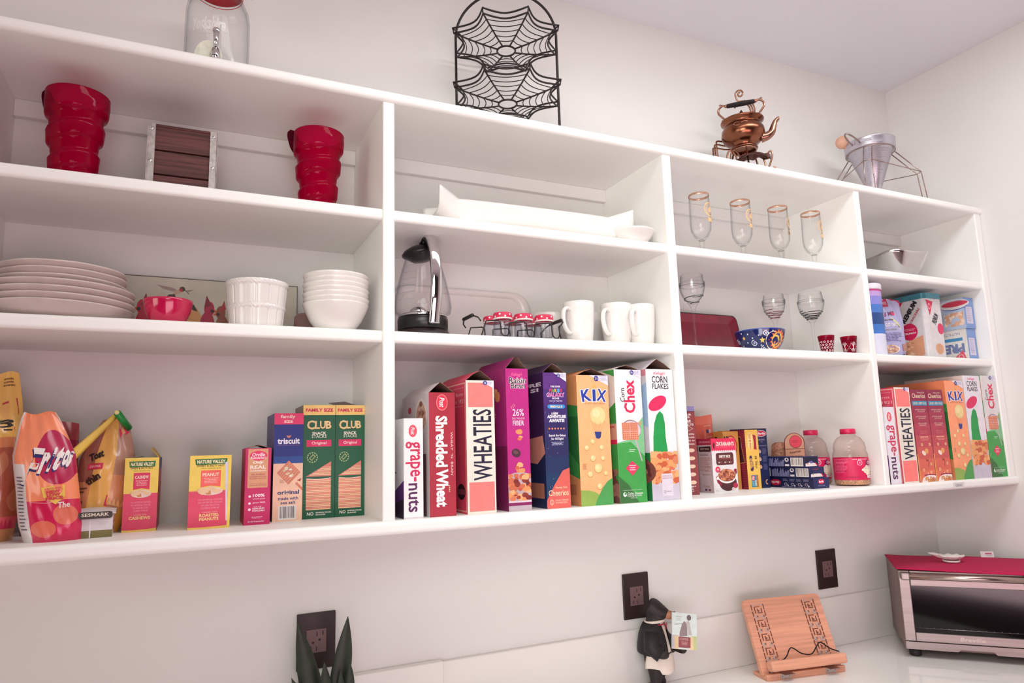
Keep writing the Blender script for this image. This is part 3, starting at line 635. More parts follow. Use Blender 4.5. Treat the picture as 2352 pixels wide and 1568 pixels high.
F = Face(m, (-.019, -d/2-.0058, h+.0075), (.05, 0, 0), (0, -.0005, -.0115), off=2e-4); F.poly([(0, .1), (.08, 0), (.92, 0), (1, .1), (1, .9), (.92, 1), (.08, 1), (0, .9)], '#3a2c26'); F.text('SESMARK', .5, .42, .8, .5, '#d8cdbc', bold=.02)
o = m.build('lid', t, solid=.001)

# ------------------------------------------------------------------ chip bags
def bag(name, label, cat, loc, w, h, t, rz, tilt, mf, art=None, seed=1, lean=0., neck=.55, flatten=.12, group=None, gloss=.28, roll=0., side=None):
    """filled plastic pouch: pinched top seam, belly, folds; front printing follows the surface"""
    rd = random.Random(seed); ph = [rd.uniform(0, 6) for _ in range(6)]
    def surf(u, v, front, k=0.):
        # u across 0..1, v from top 0..1
        x = u-.5; wid = w*(neck+(1-neck)*min(1, (v/.34)**.8) if v < .34 else 1)
        wid *= 1-.10*max(0, v-.88)/.12
        prof = (max(0., 1-(2*x)**2))**.55
        thick = t*(sin(min(1, v/.62)*pi/2)**1.3 if v < .62 else 1-.22*((v-.62)/.38)**2)
        wr = .035*t*(sin(9*u+ph[0]+5*v)+sin(17*v+ph[1]+6*u)+.7*sin(23*u-11*v+ph[2])) + .05*t*sin(6*v+ph[3])*sin(5*u+ph[4])
        y = (-(thick*prof+wr*(prof>.05)) if front else (thick*prof*.7))/2-k*(1 if front else -1)
        z = h*(1-v)+.012*h*sin(7*u+ph[5])*(1-v)
        return Vector((x*wid+lean*(1-v)*h, y+tilt*(1-v)*h, z+.0))
    m = MB('#cccccc')
    m.grid(lambda u, v: surf(1-u, v, True), 150, 200, mf=lambda u, v: mf(1-u, v)); m.grid(lambda u, v: surf(u, v, False), 20, 26, mf=lambda u, v: mf(1-u, v) if side is None else side)
    V = [surf(i/20, 1, True) for i in range(21)]+[surf(i/20, 1, False) for i in range(20, -1, -1)]
    m.add(V, [tuple(range(len(V)))], mf(.5, .99))
    if art:
        F = Face(m, (0, 0, 0), (w, 0, 0), (0, 0, -h), off=6e-4, fn=lambda u, v, k: surf(u, v, True, k)); F.lay = 8e-5; art(F)
    o = m.build(name, None, loc, (0, roll, rz)); tag(o, label, cat, group); return o
def g_(c, r=.25): return mat(c, r, nz=.06, coat=.3, scale=30)
# corn chips in front
def mf_corn(u, v):
    if u < .24 and v > .40: return g_('#dcd4d4')
    if u < .06: return g_('#d6c8c4')
    if v > .685: return g_('#cf1d50') if not ((u-.45)**2/.04+(v-.9)**2/.004 < 1 or (u-.8)**2/.03+(v-.8)**2/.006 < 1) else g_('#e0705a')
    if (u-.74)**2/.1+(v-.36)**2/.045 < 1: return g_('#b4124a')
    return g_('#f58f66')
def art_corn(F):
    def letters(c, dx, dy, b):
        F.text('F', .37+dx, .42+dy, .28, .30, c, rot=-14, bold=.012+b, shear=.25); F.text('r', .56+dx, .40+dy, .13, .17, c, rot=-16, bold=.06+b, shear=.2); F.text('i', .68+dx, .375+dy, .07, .2, c, rot=-18, bold=.05+b, shear=.2); F.text('t', .78+dx, .37+dy, .1, .2, c, rot=-20, bold=.05+b, shear=.2); F.text('os', .9+dx, .37+dy, .12, .14, c, rot=-20, bold=.05+b)
    letters('#1f1f66', -.02, .012, .02); letters('#efe6e0', 0, 0, 0)
    F.poly([(.5, .585), (.84, .575), (.83, .66), (.68, .72), (.52, .66)], '#e8c04e'); F.text('A GOOD DEAL', .67, .598, .24, .014, '#c8324a', rot=3, bold=.02)
    F.text('NEW', .67, .622, .2, .022, '#c8203e', rot=3, bold=.06); F.text('LOW', .67, .646, .2, .024, '#c8203e', rot=3, bold=.06); F.text('PRICE', .675, .672, .25, .024, '#c8203e', rot=3, bold=.06)
    F.text('The', .8, .725, .17, .045, '#f0dcd8', rot=6, bold=.02, shear=.3)
    F.lines(.08, .2, .5, .92, 16, '#4a4048', fill=.35, seed=7)
    F.line([(.3, .69), (.55, .705), (.9, .68)], .01, '#f0a0a0')
bag('chip_bag', 'crumpled orange and red corn chip bag leaning in front of the other bags', 'chip bag', (.292, .075, ZK), .092, .212, .062, radians(-6), .05, mf_corn, art_corn, 4, lean=-.16, neck=.5, group='chip bags', gloss=.2)
bag('chip_bag', 'dull red top of a chip bag standing behind the folded bag', 'chip bag', (.262, .205, ZK), .085, .2, .05, radians(12), .0, lambda u, v: g_('#b0484e') if v < .16 else g_('#a01e44'), None, 9, neck=.95, group='chip bags')
# tortilla chips cut by the left edge
def mf_tort(u, v):
    if v < .4: return g_('#ecbc62')
    if .4 <= v < .46: return g_('#d98a5c')
    if v > .86 and v < .93: return g_('#e2606c')
    if v >= .93: return g_('#d99a68')
    return g_('#b4604a') if (sin(19*u+7*v)+sin(31*v)) > -.4 else g_('#c9805e')
def art_tort(F):
    F.poly([(.48, .2), (.9, .16), (.93, .25), (.86, .35), (.92, .46), (.5, .52)], '#c02c4c'); F.poly([(.5, .21), (.88, .175), (.91, .25), (.84, .35), (.9, .45), (.52, .505)], '#e6b266')
    F.text('TOS', .66, .33, .26, .1, '#1a1416', rot=85, bold=.06); F.lines(.6, .9, .04, .1, 3, '#8a5a2a')
    F.rect(.1, .405, .45, .455, '#cf2c50')
    for i in range(6): F.poly([(.1+i*.06, .455), (.13+i*.06, .41), (.16+i*.06, .455)], '#e8b07a')
    for i in range(14): F.poly([(.05+i*.065, .925), (.08+i*.065, .87), (.11+i*.065, .925)], '#c8325a')
bag('chip_bag', 'big yellow tortilla chip bag cut off by the left edge', 'chip bag', (.189, .135, ZK), .080, .285, .085, radians(4), .04, mf_tort, art_tort, 12, neck=.62, group='chip bags', lean=.0)
# tortilla bag folded over with clip
def mf_fold(u, v):
    if v > .8: return g_('#e0a04e')
    if .3 < u < .66: return g_('#e8ae5a')
    if u >= .66: return g_('#b88a74') if v < .5 else g_('#d9946a')
    return g_('#9c5848') if v < .55 else g_('#d88a62')
def art_fold(F):
    F.poly([(.68, .09), (.92, .02), (.96, .12), (.72, .17)], '#d8325a'); F.poly([(.74, .1), (.82, .06), (.86, .12), (.78, .14)], '#f0b07a')
    F.poly([(.62, .67), (.98, .72), (.96, .82), (.6, .76)], '#d8325a')
    for i in range(4): F.poly([(.65+i*.075, .75+i*.01), (.69+i*.075, .69+i*.01), (.73+i*.075, .76+i*.01)], '#f0b07a')
    F.rect(.18, .4, .46, .45, '#cf2c50'); F.text('CANTINA', .32, .425, .2, .02, '#f0b0b0', bold=.03); F.text('Tost', .3, .33, .26, .07, '#2a1a18', rot=20, bold=.05); F.text('thin', .32, .53, .26, .07, '#3a2018', rot=35, bold=.06); F.lines(.04, .26, .6, .66, 2, '#5a3a28'); F.text('Lon', .14, .72, .14, .03, '#2a1a18', bold=.02)
bag('chip_bag', 'yellow tortilla chip bag folded over at the top and held by a green clip', 'chip bag', (.342, .16, ZK), .088, .205, .068, radians(2), .02, mf_fold, art_fold, 21, lean=.11, neck=.42, group='chip bags')
o = MB('#e8c45a'); o.grid(lambda u, v: (.301+.068*u, .105+.045*u-.004*sin(3*v), 1.530+.083*u-(v-.5)*(.026-.014*u)), 8, 4, g_('#eec85c')); fold = o.build('folded_strip', None, solid=.0015)
for c in bpy.data.objects:
    if c.get('label', '').startswith('yellow tortilla chip bag folded'): fold.parent = c; fold.matrix_parent_inverse = Matrix.LocRotScale(c.location, c.rotation_euler, None).inverted()
t = thing('bag_clip', 'round green bag clip gripping the top of the folded chip bag', 'bag clip', (.3755, .152, 1.597))
MB(mat('#1f8f3e', .35)).tube([(-.006, -.016, .017), (.012, .014, -.010)], .0062, 14).build('clip_bar', t)
MB('#f0e49a').ball((-.0065, -.0168, .0176), .0045, 12, 8).build('end_cap', t)
# ------------------------------------------------------------------ first bay, upper shelf: pitchers and wooden box
RUBY = glass('#ee5090', '#b00c4c', .9, .24, '#c8004c', name='ruby_glass')
RUBYD = glass('#a01a48', '#4a0a20', .75, .35, '#6a0428', name='dark_ruby_glass')
def pitcher(x, y, label, H=.186, R=.053):
    t = thing('pitcher', label, 'pitcher', (x, y, ZA), 0, 'ruby glass pitchers')
    K = [(0, .70), (.03, .64), (.10, .63), (.19, .65), (.205, .75), (.335, .79), (.352, .70), (.485, .75), (.50, .86), (.635, .90), (.652, .80), (.765, .85), (.785, .97), (.9, 1.0), (1, .99)]
    def rad(q):
        q = min(1, max(0, q))
        for (a, r), (b, s) in zip(K, K[1:]):
            if q <= b: return r+(s-r)*(q-a)/(b-a)
        return K[-1][1]
    def P(u, v, d=0.):
        th = 2*pi*u; q = v+.05*cos(th-2.7)*sin(pi*v)
        r = R*rad(q)-d; return (r*cos(th), r*sin(th), H*v)
    m = MB(RUBY); m.grid(lambda u, v: P(u, v), 48, 56); m.grid(lambda u, v: P(1-u, .03+v*.97, .0028), 48, 40)
    m.lathe([(R*.985-.0025, H), (R*.985, H+.001), (R*.985+.0005, H)], 48); m.disc(R*.7, .0005, 48); m.disc(R*.6, .012, 48)
    m.build('body', t)
    a = radians(158); e = Vector((cos(a), sin(a), 0))
    MB(RUBYD).tube(smooth_path([e*(R*.93)+Vector((0, 0, H*.95)), e*(R*1.10)+Vector((0, 0, H*1.045)), e*(R*1.13)+Vector((0, 0, H*1.0)), e*(R*1.02)+Vector((0, 0, H*.88)), e*(R*.9)+Vector((0, 0, H*.82))], 6), .0046, 10, flat=1.6).build('thumb_rest', t)
pitcher(.276, .12, 'ribbed ruby glass pitcher left of the wooden box'); pitcher(.719, .12, 'ribbed ruby glass pitcher right of the wooden box')
def wood_box():
    t = thing('wooden_box', 'dark wooden plank box with riveted metal corner strips between two red pitchers', 'box', (.458, .165, ZA), radians(-1))
    w, d, h = .122, .125, .147; wd = mat('#5a3230', .7, kind='wood', nz=.45, scale=9, bump=.4)
    for k in range(3): MB(wd).box((-w/2+.003, -d/2+.002, .002+k*h/3), (w/2-.003, d/2-.002, (k+1)*h/3-.0012)).build('plank', t, bevel=.0012)
    MB(wd).box((-w/2, -d/2+.001, h-.001), (w/2, d/2, h+.004)).build('lid', t, bevel=.001)
    tin = mat('#b9b0ac', .4, .85, nz=.2, scale=120)
    for s in (-1, 1):
        b = MB(tin).box((s*w/2-(.0125 if s > 0 else -.0005), -d/2-.001, 0), (s*w/2+(.0125 if s < 0 else .0005), -d/2+.0025, h+.003))
        b.box((s*w/2-.001, -d/2-.001, 0), (s*w/2+.001, -d/2+.012, h+.003)); o = b.build('corner_strip', t)
        for z in (.008, h/2, h-.008): MB(CHROME).ball((s*(w/2-.006), -d/2-.001, z), .0036, 14, 8, sc=(1, .6, 1)).build('rivet', o)
wood_box()

# ------------------------------------------------------------------ first bay, middle shelf
def plate_stack():
    pr = lambda R: [(0.001, .002), (R*.55, .002), (R*.57, 0), (R*.6, 0), (R*.62, .003), (R*.9, .0145), (R*.985, .026), (R, .0275), (R*.995, .0292), (R*.97, .0285), (R*.88, .0185), (R*.6, .0062), (.001, .0062)]
    names = ['bottom plate of the tall cream stack at the left end', 'second plate from the bottom of the cream stack, one of the wide ones', 'third plate from the bottom of the cream stack', 'topmost of the wide plates in the cream stack, below the smaller ones', 'lowest of the three smaller plates on top of the cream stack', 'second plate from the top of the cream stack', 'top plate of the cream stack at the left end']
    for i, n in enumerate(names):
        R = .118 if i < 4 else .1025
        rd = random.Random(i); a, b = rd.random()*6, rd.random()*6; k = .006 if i >= 4 else .001
        o = MB(mat('#d0bfb9', .3, coat=.3, nz=.03)).lathe(pr(R), 72, wob=lambda t, q, a=a, b=b, k=k: k*(sin(5*t+a)+sin(8*t+b)) if q > 5 else 0).build('plate', None, (.271+rd.uniform(-.0015, .0015), .132, ZB+.0117*i))
        tag(o, n, 'plate', 'plates in the cream stack')
plate_stack()
def lathe_thing(name, label, cat, prof, x, y, z, m, n=48, group=None, **k):
    return tag(MB(m).lathe(prof, n, **k).build(name, None, (x, y, z)), label, cat, group)
lathe_thing('bowl', 'small glossy crimson bowl in front of the bird picture', 'bowl', [(.001, .003), (.022, .003), (.023, 0), (.027, 0), (.029, .006), (.038, .026), (.0415, .043), (.042, .0475), (.0405, .0478), (.037, .028), (.025, .008), (.001, .006)], .446, .075, ZB, mat('#c01248', .15, coat=.5))
def bird_picture():
    t = thing('bird_picture', 'long pale picture panel printed with a hummingbird and a row of red birds', 'picture', (.506, .255, ZB), 0)
    w, h = .388, .137; m = MB('#d6cfc0')
    m.T = Matrix.Rotation(radians(-3), 4, 'X'); m.box((-w/2, 0, 0), (w/2, .006, h), mat('#5a4c48', .6)); F = Face(m, (-w/2, 0, h), (w, 0, 0), (0, 0, -h))
    F.rect(.004, .012, .996, .988, mat('#cdc6b6', .6, nz=.1, scale=14)); F.rect(0, .94, 1, .955, '#3a2a28')
    B, K = '#8a3a34', '#2a201e'
    h_ = lambda P: [(x, .03+v*.58) for x, v in P]
    F.poly(h_([(.27, .17), (.345, .22), (.375, .3), (.35, .33), (.3, .27)]), '#a88e84'); F.poly(h_([(.41, .28), (.455, .24), (.425, .33)]), '#a08880'); F.poly(h_([(.36, .3), (.385, .24), (.41, .25), (.4, .33), (.365, .42), (.345, .42)]), '#c9a894'); F.ell(.395, .175, .014, '#3a3a2a'); F.ell(.389, .19, .009, '#c02040'); F.line([(.405, .18), (.43, .25)], .003, K); F.poly(h_([(.33, .42), (.36, .4), (.365, .5), (.32, .48)]), '#3a3a2c')
    def bird(x, v, c, c2, s=1., d=1):
        F.ell(x, v+.16*s, .038*s, c, rv=.24*s); F.ell(x+.008*d, v-.12*s, .026*s, c, rv=.12*s); F.poly([(x-.018*s, v-.14*s), (x-.008*d, v-.34*s), (x+.02*s, v-.18*s)], c2); F.poly([(x+.03*d*s, v-.13*s), (x+.052*d*s, v-.08*s), (x+.026*d*s, v-.06*s)], '#d8502a'); F.ell(x+.024*d*s, v-.09*s, .010*s, K); F.poly([(x-.02*s*d, v+.0*s), (x-.045*s*d, v+.3*s), (x-.01*d*s, v+.42*s)], c2)
        for q in (-.01, .01): F.line([(x+q, v+.36*s), (x+q, v+.44*s)], .003, K)
    bird(.215, 0.61, '#c0163e', '#8a0e2c', 1, -1); bird(.30, 0.62, '#b08a54', '#3a3226', .9); F.poly([(.425, .42), (.47, .46), (.5, .62), (.46, .9), (.43, .9)], '#d8985a'); F.poly([(.42, .40), (.455, .41), (.475, .52), (.45, .5)], K)
    bird(.525, 0.59, '#b3123e', '#861030'); bird(.6, 0.63, '#96503c', '#b03038', .92, -1); bird(.665, 0.62, '#cf2c4a', K, .95); bird(.77, 0.59, '#b3123e', '#861030'); bird(.86, .6, '#8a4a34', '#5a2a22', .8)
    m.build('panel', t)
bird_picture()
def basket_pot():
    t = thing('ceramic_pot', 'white ceramic candle pot moulded like a slatted bushel basket', 'pot', (.600, .078, ZB))
    H = .092; N = 15
    def r(u, v):
        a = (u*N) % 1; R = .0475+.0085*v
        g = .0011*(1 if .06 < a < .94 else -.8)
        band = .0022*max(0, 1-((v-.44)/.045)**2)**.5 if abs(v-.44) < .045 else 0
        if v > .88: band = .0026*max(0, 1-((v-.94)/.06)**2)**.5
        tw = .0007*sin(2*pi*(u*46+v*14)) if band > 0 else 0
        return R+(g if band == 0 else 0)+band+tw
    m = MB(CERAM); m.grid(lambda u, v: (r(u, v)*cos(2*pi*u), r(u, v)*sin(2*pi*u), H*v), 180, 60)
    m.lathe([(.056, H), (.053, H+.0005), (.0505, H-.002), (.0455, .03), (.001, .03)], 48); m.disc(.047, .0002, 48); m.build('pot', t)
    MB(mat('#e6ddd2', .5)).lathe([(.0535, H-.02), (.001, H-.019)], 32).build('wax', t)
    MB('#e8e2dc').tube([(.0, 0, H-.02), (.001, -.001, H+.004), (.0, 0, H+.0115)], .0011, 6).build('wick', t)
basket_pot()
def bowl_stack():
    R = .0655; pr = [(.001, .004), (.026, .004), (.027, 0), (.034, 0), (.036, .003), (.0505, .022), (.060, .042), (R-.001, .0535), (R, .056), (R-.0006, .0575), (R-.002, .0575), (.0575, .042), (.047, .022), (.03, .0065), (.001, .0065)]
    nm = ['bottom white bowl of the stack beside the first upright', 'second white bowl from the bottom of the stack', 'third white bowl from the bottom of the stack', 'middle white bowl of the stack of seven', 'third white bowl from the top of the stack', 'second white bowl from the top of the stack', 'top white bowl of the stack beside the first upright']
    for i, n in enumerate(nm): lathe_thing('bowl', n, 'bowl', pr, .7505+(.0008 if i % 2 else -.0006), .072, ZB+.0097*i, CERAM, 64, 'white bowls in the stack')
bowl_stack()
lathe_thing('canister', 'small taupe round pot half hidden behind the white bowl stack', 'pot', [(.001, 0), (.034, 0), (.037, .003), (.038, .03), (.037, .052), (.033, .0575), (.001, .0585)], .722, .19, ZB, mat('#9a7a72', .5))

# ------------------------------------------------------------------ second bay, upper shelf
def platter():
    def fn(s, t):
        # s -1..1 along, t -1..1 across: open trough with fish-tail ends
        a = abs(s); k = max(0, (a-.80)/.20)
        hw = .060*(1-.50*min(1, a/.80)**2.2)+.034*k
        zt = .055+.016*a*a if a < .8 else .055+.016*.64+.014*k
        x = .246*s+(.004*k*(1 if s > 0 else -1))
        f = abs(t); y = hw*(min(1, f*1.6)**1.0 if f < .6 else .96+.04*(f-.6)/.4)*(1 if t > 0 else -1)
        q = max(0, (f-.42)/.58); z = .004+zt*q**1.1+(.028*k*(1-q) if a > .8 else 0)
        if k > 0: z += .012*k*(-1 if t > 0 else 0)
        return (x, y, z)
    m = MB(mat('#e4dfdb', .3, coat=.2, nz=.01)); m.grid(lambda u, v: fn(2*u-1, 2*v-1), 80, 28)
    o = m.build('platter', None, (1.217, .10, ZA), (0, 0, radians(-1.5)), solid=.006); tag(o, 'long white boat-shaped platter with flared ends', 'platter')
platter()
lathe_thing('bowl', 'shallow white dish at the right end beside the long platter', 'bowl', [(.001, 0), (.030, 0), (.034, .003), (.047, .018), (.056, .032), (.058, .0355), (.0565, .0365), (.045, .020), (.028, .006), (.001, .005)], 1.478, .061, ZA, CERAM)

# ------------------------------------------------------------------ second bay, middle shelf
def electric_kettle():
    t = thing('electric_kettle', 'glass electric kettle with black base and shiny chrome handle', 'kettle', (.951, .125, ZB))
    bk = mat('#171113', .3); bm = mat('#2c1c1c', .45)
    MB(bm).lathe([(.001, 0), (.0635, 0), (.066, .004), (.064, .011), (.057, .019), (.054, .022), (.001, .022)], 56).build('power_base', t)
    MB(bk).lathe([(.053, .0225), (.0555, .024), (.056, .045), (.0545, .052), (.001, .052)], 56).build('ring', t)
    MB(CHROME).lathe([(.054, .0525), (.0545, .056), (.052, .058), (.001, .059)], 48).build('collar', t)
    MB(CHROME).ball((-.012, -.006, .06), .021, 20, 12, sc=(1, 1, .8)).build('element', t)
    g = MB(glass('#ffffff', '#d6d6de', .8)); g.lathe([(.054, .058), (.0615, .062), (.064, .075), (.061, .1), (.052, .14), (.042, .175), (.0385, .19), (.0395, .196)], 56); g.lathe([(.0525, .060), (.06, .066), (.062, .076), (.059, .1), (.05, .14), (.04, .175), (.0365, .19)], 56)
    go = g.build('jug', t)
    gm = MB('#8f8fa4')
    for i in range(6):
        z = .085+.016*i; r = .0635-.00024*(z-.075)*1000+.0005
        for a in range(8): t0 = radians(196+a*5); t1 = t0+radians(4.6); gm.add([(r*cos(t0), r*sin(t0), z), (r*cos(t1), r*sin(t1), z), (r*cos(t1), r*sin(t1), z+.0006), (r*cos(t0), r*sin(t0), z+.0006)], [(0, 1, 2, 3)])
    gm.build('scale_marks', go)
    l = MB(bk); l.T = Matrix.Translation((-.004, 0, .196)) @ Matrix.Rotation(radians(-9), 4, 'Y')
    l.lathe([(.001, -.016), (.02, -.014), (.034, -.004), (.041, 0), (.042, .004), (.036, .012), (.02, .02), (.001, .022)], 40); l.build('lid', t)
    d = Vector((.06, -1, 0)).normalized(); sd = Vector((d.y, -d.x, 0))
    path = smooth_path([d*.012+Vector((0, 0, .222)), d*.034+Vector((0, 0, .230)), d*.056+Vector((0, 0, .218)), d*.074+Vector((0, 0, .185)), d*.083+Vector((0, 0, .14)), d*.081+Vector((0, 0, .09)), d*.072+Vector((0, 0, .055)), d*.066+Vector((0, 0, .03))], 8)
    MB(CHROME).tube(path, .0125, 14, flat=.42, up=(0, 0, 1)).build('handle', t)
    MB(bk).tube([p-d*.0075-Vector((0, 0, .003)) for p in path[4:]], .0105, 12, flat=.5, up=(0, 0, 1)).build('handle_lining', t)
    b = MB(bk); b.ball(tuple(d*.040+Vector((0, 0, .2345))), .0115, 18, 10, sc=(1, 1, .55)); b.build('lid_button', t)
    MB(bk).tube([(-.002, 0, .2), (-.004, -.008, .226)], .006, 10).build('hinge', t)
electric_kettle()
def jar_rack():
    t = thing('wire_rack', 'low black wire rack with ribbed end grips holding small jars', 'rack', (1.153, .085, ZB))
    wr = mat('#17110f', .35); x0, x1, y0, y1 = -.098, .100, -.045, .045; r = .0016
    m = MB(wr)
    for y in (y0, y1):
        P = [(x0, y, .002)]
        for i in range(3):
            a = x0+.012+i*.064; P += [(a, y, .037), (a+.028, y, .040), (a+.034, y, .036), (a+.036, y, .012), (a+.042, y, .006), (a+.05, y, .006), (a+.054, y, .012), (a+.056, y, .036)]
        P += [(x1-.006, y, .034), (x1, y, .002)]; m.tube(P, r, 8)
    for x in (x0, x1, -.03, .034): m.tube([(x, y0, .003), (x, y1, .003)], r, 8)
    m.build('frame', t)
    for x, s in ((x0, -1), (x1, 1)):
        g = MB(wr); g.tube([(x, y0, .036), (x+s*.006, y0, .044), (x+s*.012, -.026, .052)], r, 8); g.tube([(x, y1, .036), (x+s*.006, y1, .044), (x+s*.012, .026, .052)], r, 8); h = g.build('handle', t)
        c = MB(mat('#1c1514', .5)); n = 11
        for i in range(n): y = -.026+.052*i/(n-1); c.lathe([(.0028, -.0024), (.0042, -.0012), (.0042, .0012), (.0028, .0024)], 10, (0, 0, 0)) if False else c.ball((x+s*.012, y, .052), .0042, 10, 6, sc=(1, .75, 1))
        c.build('grip', h)
jar_rack()
def spice_jar(x, y, lab):
    t = thing('spice_jar', lab, 'jar', (x, y, ZB+.005), 0, 'small jars in the wire rack')
    g = MB(glass('#fcfdff', '#c8cad0', .9)); g.lathe([(.001, .001), (.019, .001), (.0212, .004), (.0215, .012), (.0212, .034), (.019, .039), (.0185, .042)], 28); g.lathe([(.001, .004), (.0185, .005), (.0196, .033), (.0175, .041)], 28); g.build('glass_body', t)
    m = MB(mat('#cf2650', .5)); m.lathe([(.0205, .0425), (.0215, .044), (.0215, .053), (.0195, .0558), (.001, .0565)], 28)
    rd = random.Random(int(x*1e4))
    for i in range(11):
        a = 2*pi*i/11; z = .0465+.0045*(i % 2); R = .0217
        m.add([(R*cos(a+dx*.11), R*sin(a+dx*.11), z+dz*.002) for dx, dz in ((-1, 0), (-.5, -1), (.5, -1), (1, 0), (.5, 1), (-.5, 1))], [(0, 1, 2, 3, 4, 5)], '#efe2e4')
    m.lathe([(.0208, .0405), (.0219, .0415), (.0219, .0436), (.0208, .0446)], 28, m='#e8dcd6'); m.build('lid', t)
for i, x in enumerate((1.117, 1.169, 1.2215)):
    spice_jar(x, .062, ('front left', 'front middle', 'front right')[i]+' small glass jar with red dotted lid in the wire rack')
    spice_jar(x-.004, .110, ('back left', 'back middle', 'back right')[i]+' small glass jar with red dotted lid in the wire rack')
def tray():
    def rr(w, h, r, n=8):
        P = []
        for cx, cz, a in ((w/2-r, h-r, 0), (-w/2+r, h-r, 90), (-w/2+r, r*.6, 180), (w/2-r, r*.6, 270)):
            for i in range(n+1): t = radians(a+90*i/n); P.append((cx+r*cos(t), cz+r*(.6 if a > 90 else 1)*sin(t)))
        return P
    A = rr(.37, .160, .045); Bq = rr(.330, .135, .035); n = len(A); m = MB(mat('#e6dcda', .3, coat=.2, nz=.01))
    Bq = [(x, z+.0125) for x, z in Bq]
    V = [(x, .014, z) for x, z in A]+[(x, .004, z) for x, z in A]+[(x*.975, 0, .08+(z-.08)*.97) for x, z in A]+[(x, .004, z) for x, z in Bq]+[(x*.97, .010, .08+(z-.08)*.96) for x, z in Bq]
    F = [(k*n+i, k*n+(i+1) % n, (k+1)*n+(i+1) % n, (k+1)*n+i) for k in range(4) for i in range(n)]
    m.add(V, F, None, True); m.add([V[4*n+i] for i in range(n)], [tuple(range(n))]); m.add(V[:n], [tuple(range(n))[::-1]])
    tag(m.build('tray', None, (1.100, .245, ZB), (radians(-4), 0, 0)), 'white rounded rectangular tray standing against the wall behind the jars', 'tray')
tray()
def mug(x, y, rz, lab, H=.104, R=.0375):
    t = thing('mug', lab, 'mug', (x, y, ZB), rz, 'white mugs'); k = R/.0375
    m = MB(CERAM); m.lathe([(.001, .002), (.024*k, .002), (.025*k, 0), (.0285*k, 0), (.0305*k, .004), (.0345*k, .04), (.0365*k, .075), (R, H-.001), (R-.001, H), (R-.0026, H-.001), (.0335*k, .07), (.028*k, .012), (.001, .008)], 48); m.build('body', t)
    MB(CERAM).tube(smooth_path([(.0352*k, 0, H*.80), (.047*k, 0, H*.83), (.0575*k, 0, H*.74), (.0595*k, 0, H*.55), (.053*k, 0, H*.37), (.042*k, 0, H*.27), (.0335*k, 0, H*.26)], 6), .0042, 10, flat=1.5, up=(0, 1, 0)).build('handle', t)
mug(1.333, .09, radians(200), 'front left white mug, beside the wire rack'); mug(1.4385, .088, radians(205), 'middle one of the three front white mugs', .106, .0385); mug(1.5, .075, radians(215), 'front right white mug against the second upright', .104, .0375)
mug(1.300, .19, radians(240), 'white mug behind the front left mug and the rack grip', .094, .036); mug(1.4175, .188, radians(150), 'white mug hidden behind the middle front mug', .1, .036)

# ------------------------------------------------------------------ third bay, upper shelf: gilt glasses
GOLD = mat('#dcae94', .25, .7, nz=.1); EMB = mat('#e6b47c', .45, nz=.1)
def beer_glass():
    t = thing('beer_glass', 'gold-rimmed stemmed glass, leftmost of four', 'glass', (1.738, .10, ZA), 0, 'gold-rimmed glasses')
    O = [(.001, .002), (.024, .0015), (.026, .003), (.014, .0065), (.007, .012), (.0058, .025), (.0062, .046), (.009, .055), (.02, .066), (.0268, .082), (.0288, .1), (.0287, .125), (.0278, .155), (.0272, .181)]
    g = MB(glass('#ffffff', '#d2d5d7', 1.)); g.lathe(O, 40); g.lathe([(.001, .058), (.015, .065), (.0253, .083), (.0273, .1), (.0272, .125), (.0264, .155), (.0262, .180)], 40); g.build('bowl', t)
    MB(GOLD).lathe([(.0276, .1785), (.0283, .1795), (.0282, .1835), (.0272, .1848), (.026, .1835), (.0262, .179), (.0276, .1785)], 40).build('rim', t)
    MB(mat('#6a5a50', .4)).tube([(.0068*cos(radians(a)), .0068*sin(radians(a)), .0545) for a in range(0, 360, 15)], .0007, 6, closed=True).build('stem_ring', t)
    e = MB(EMB); A0 = radians(292); q = lambda u, v, k: ((.0290+k)*cos(A0+u*1.55-.78), (.0290+k)*sin(A0+u*1.55-.78), .156-.056*v)
    F = Face(e, (0, 0, 0), (.045, 0, 0), (0, 0, -.056), off=1e-4, fn=lambda u, v, k: Vector(q(u, v, k)))
    F.ring(.5, .36, .44, .05, EMB, rv=.36, n=30); F.ring(.5, .36, .30, .03, EMB, rv=.24, n=24)
    for i in range(18): F.ell(.5+.37*cos(i*.349), .36+.30*sin(i*.349), .028, EMB, rv=.022, n=6)
    F.ell(.5, .4, .16, EMB, rv=.12, n=14); F.ell(.56, .27, .1, EMB, rv=.09, n=12); F.rect(.3, .78, .72, .98, EMB); F.rect(.74, .62, .86, .98, EMB); F.rect(.1, .88, .28, .9, EMB)
    e.build('emblem', t); return t
b0 = beer_glass()
for x, l, r in ((1.886, 'gold-rimmed stemmed glass, second from the left of four', 0), (2.030, 'gold-rimmed stemmed glass, third from the left of four', 24), (2.164, 'gold-rimmed stemmed glass nearest the third upright', 4)): dup(b0, (x, .10, ZA), radians(r), l)

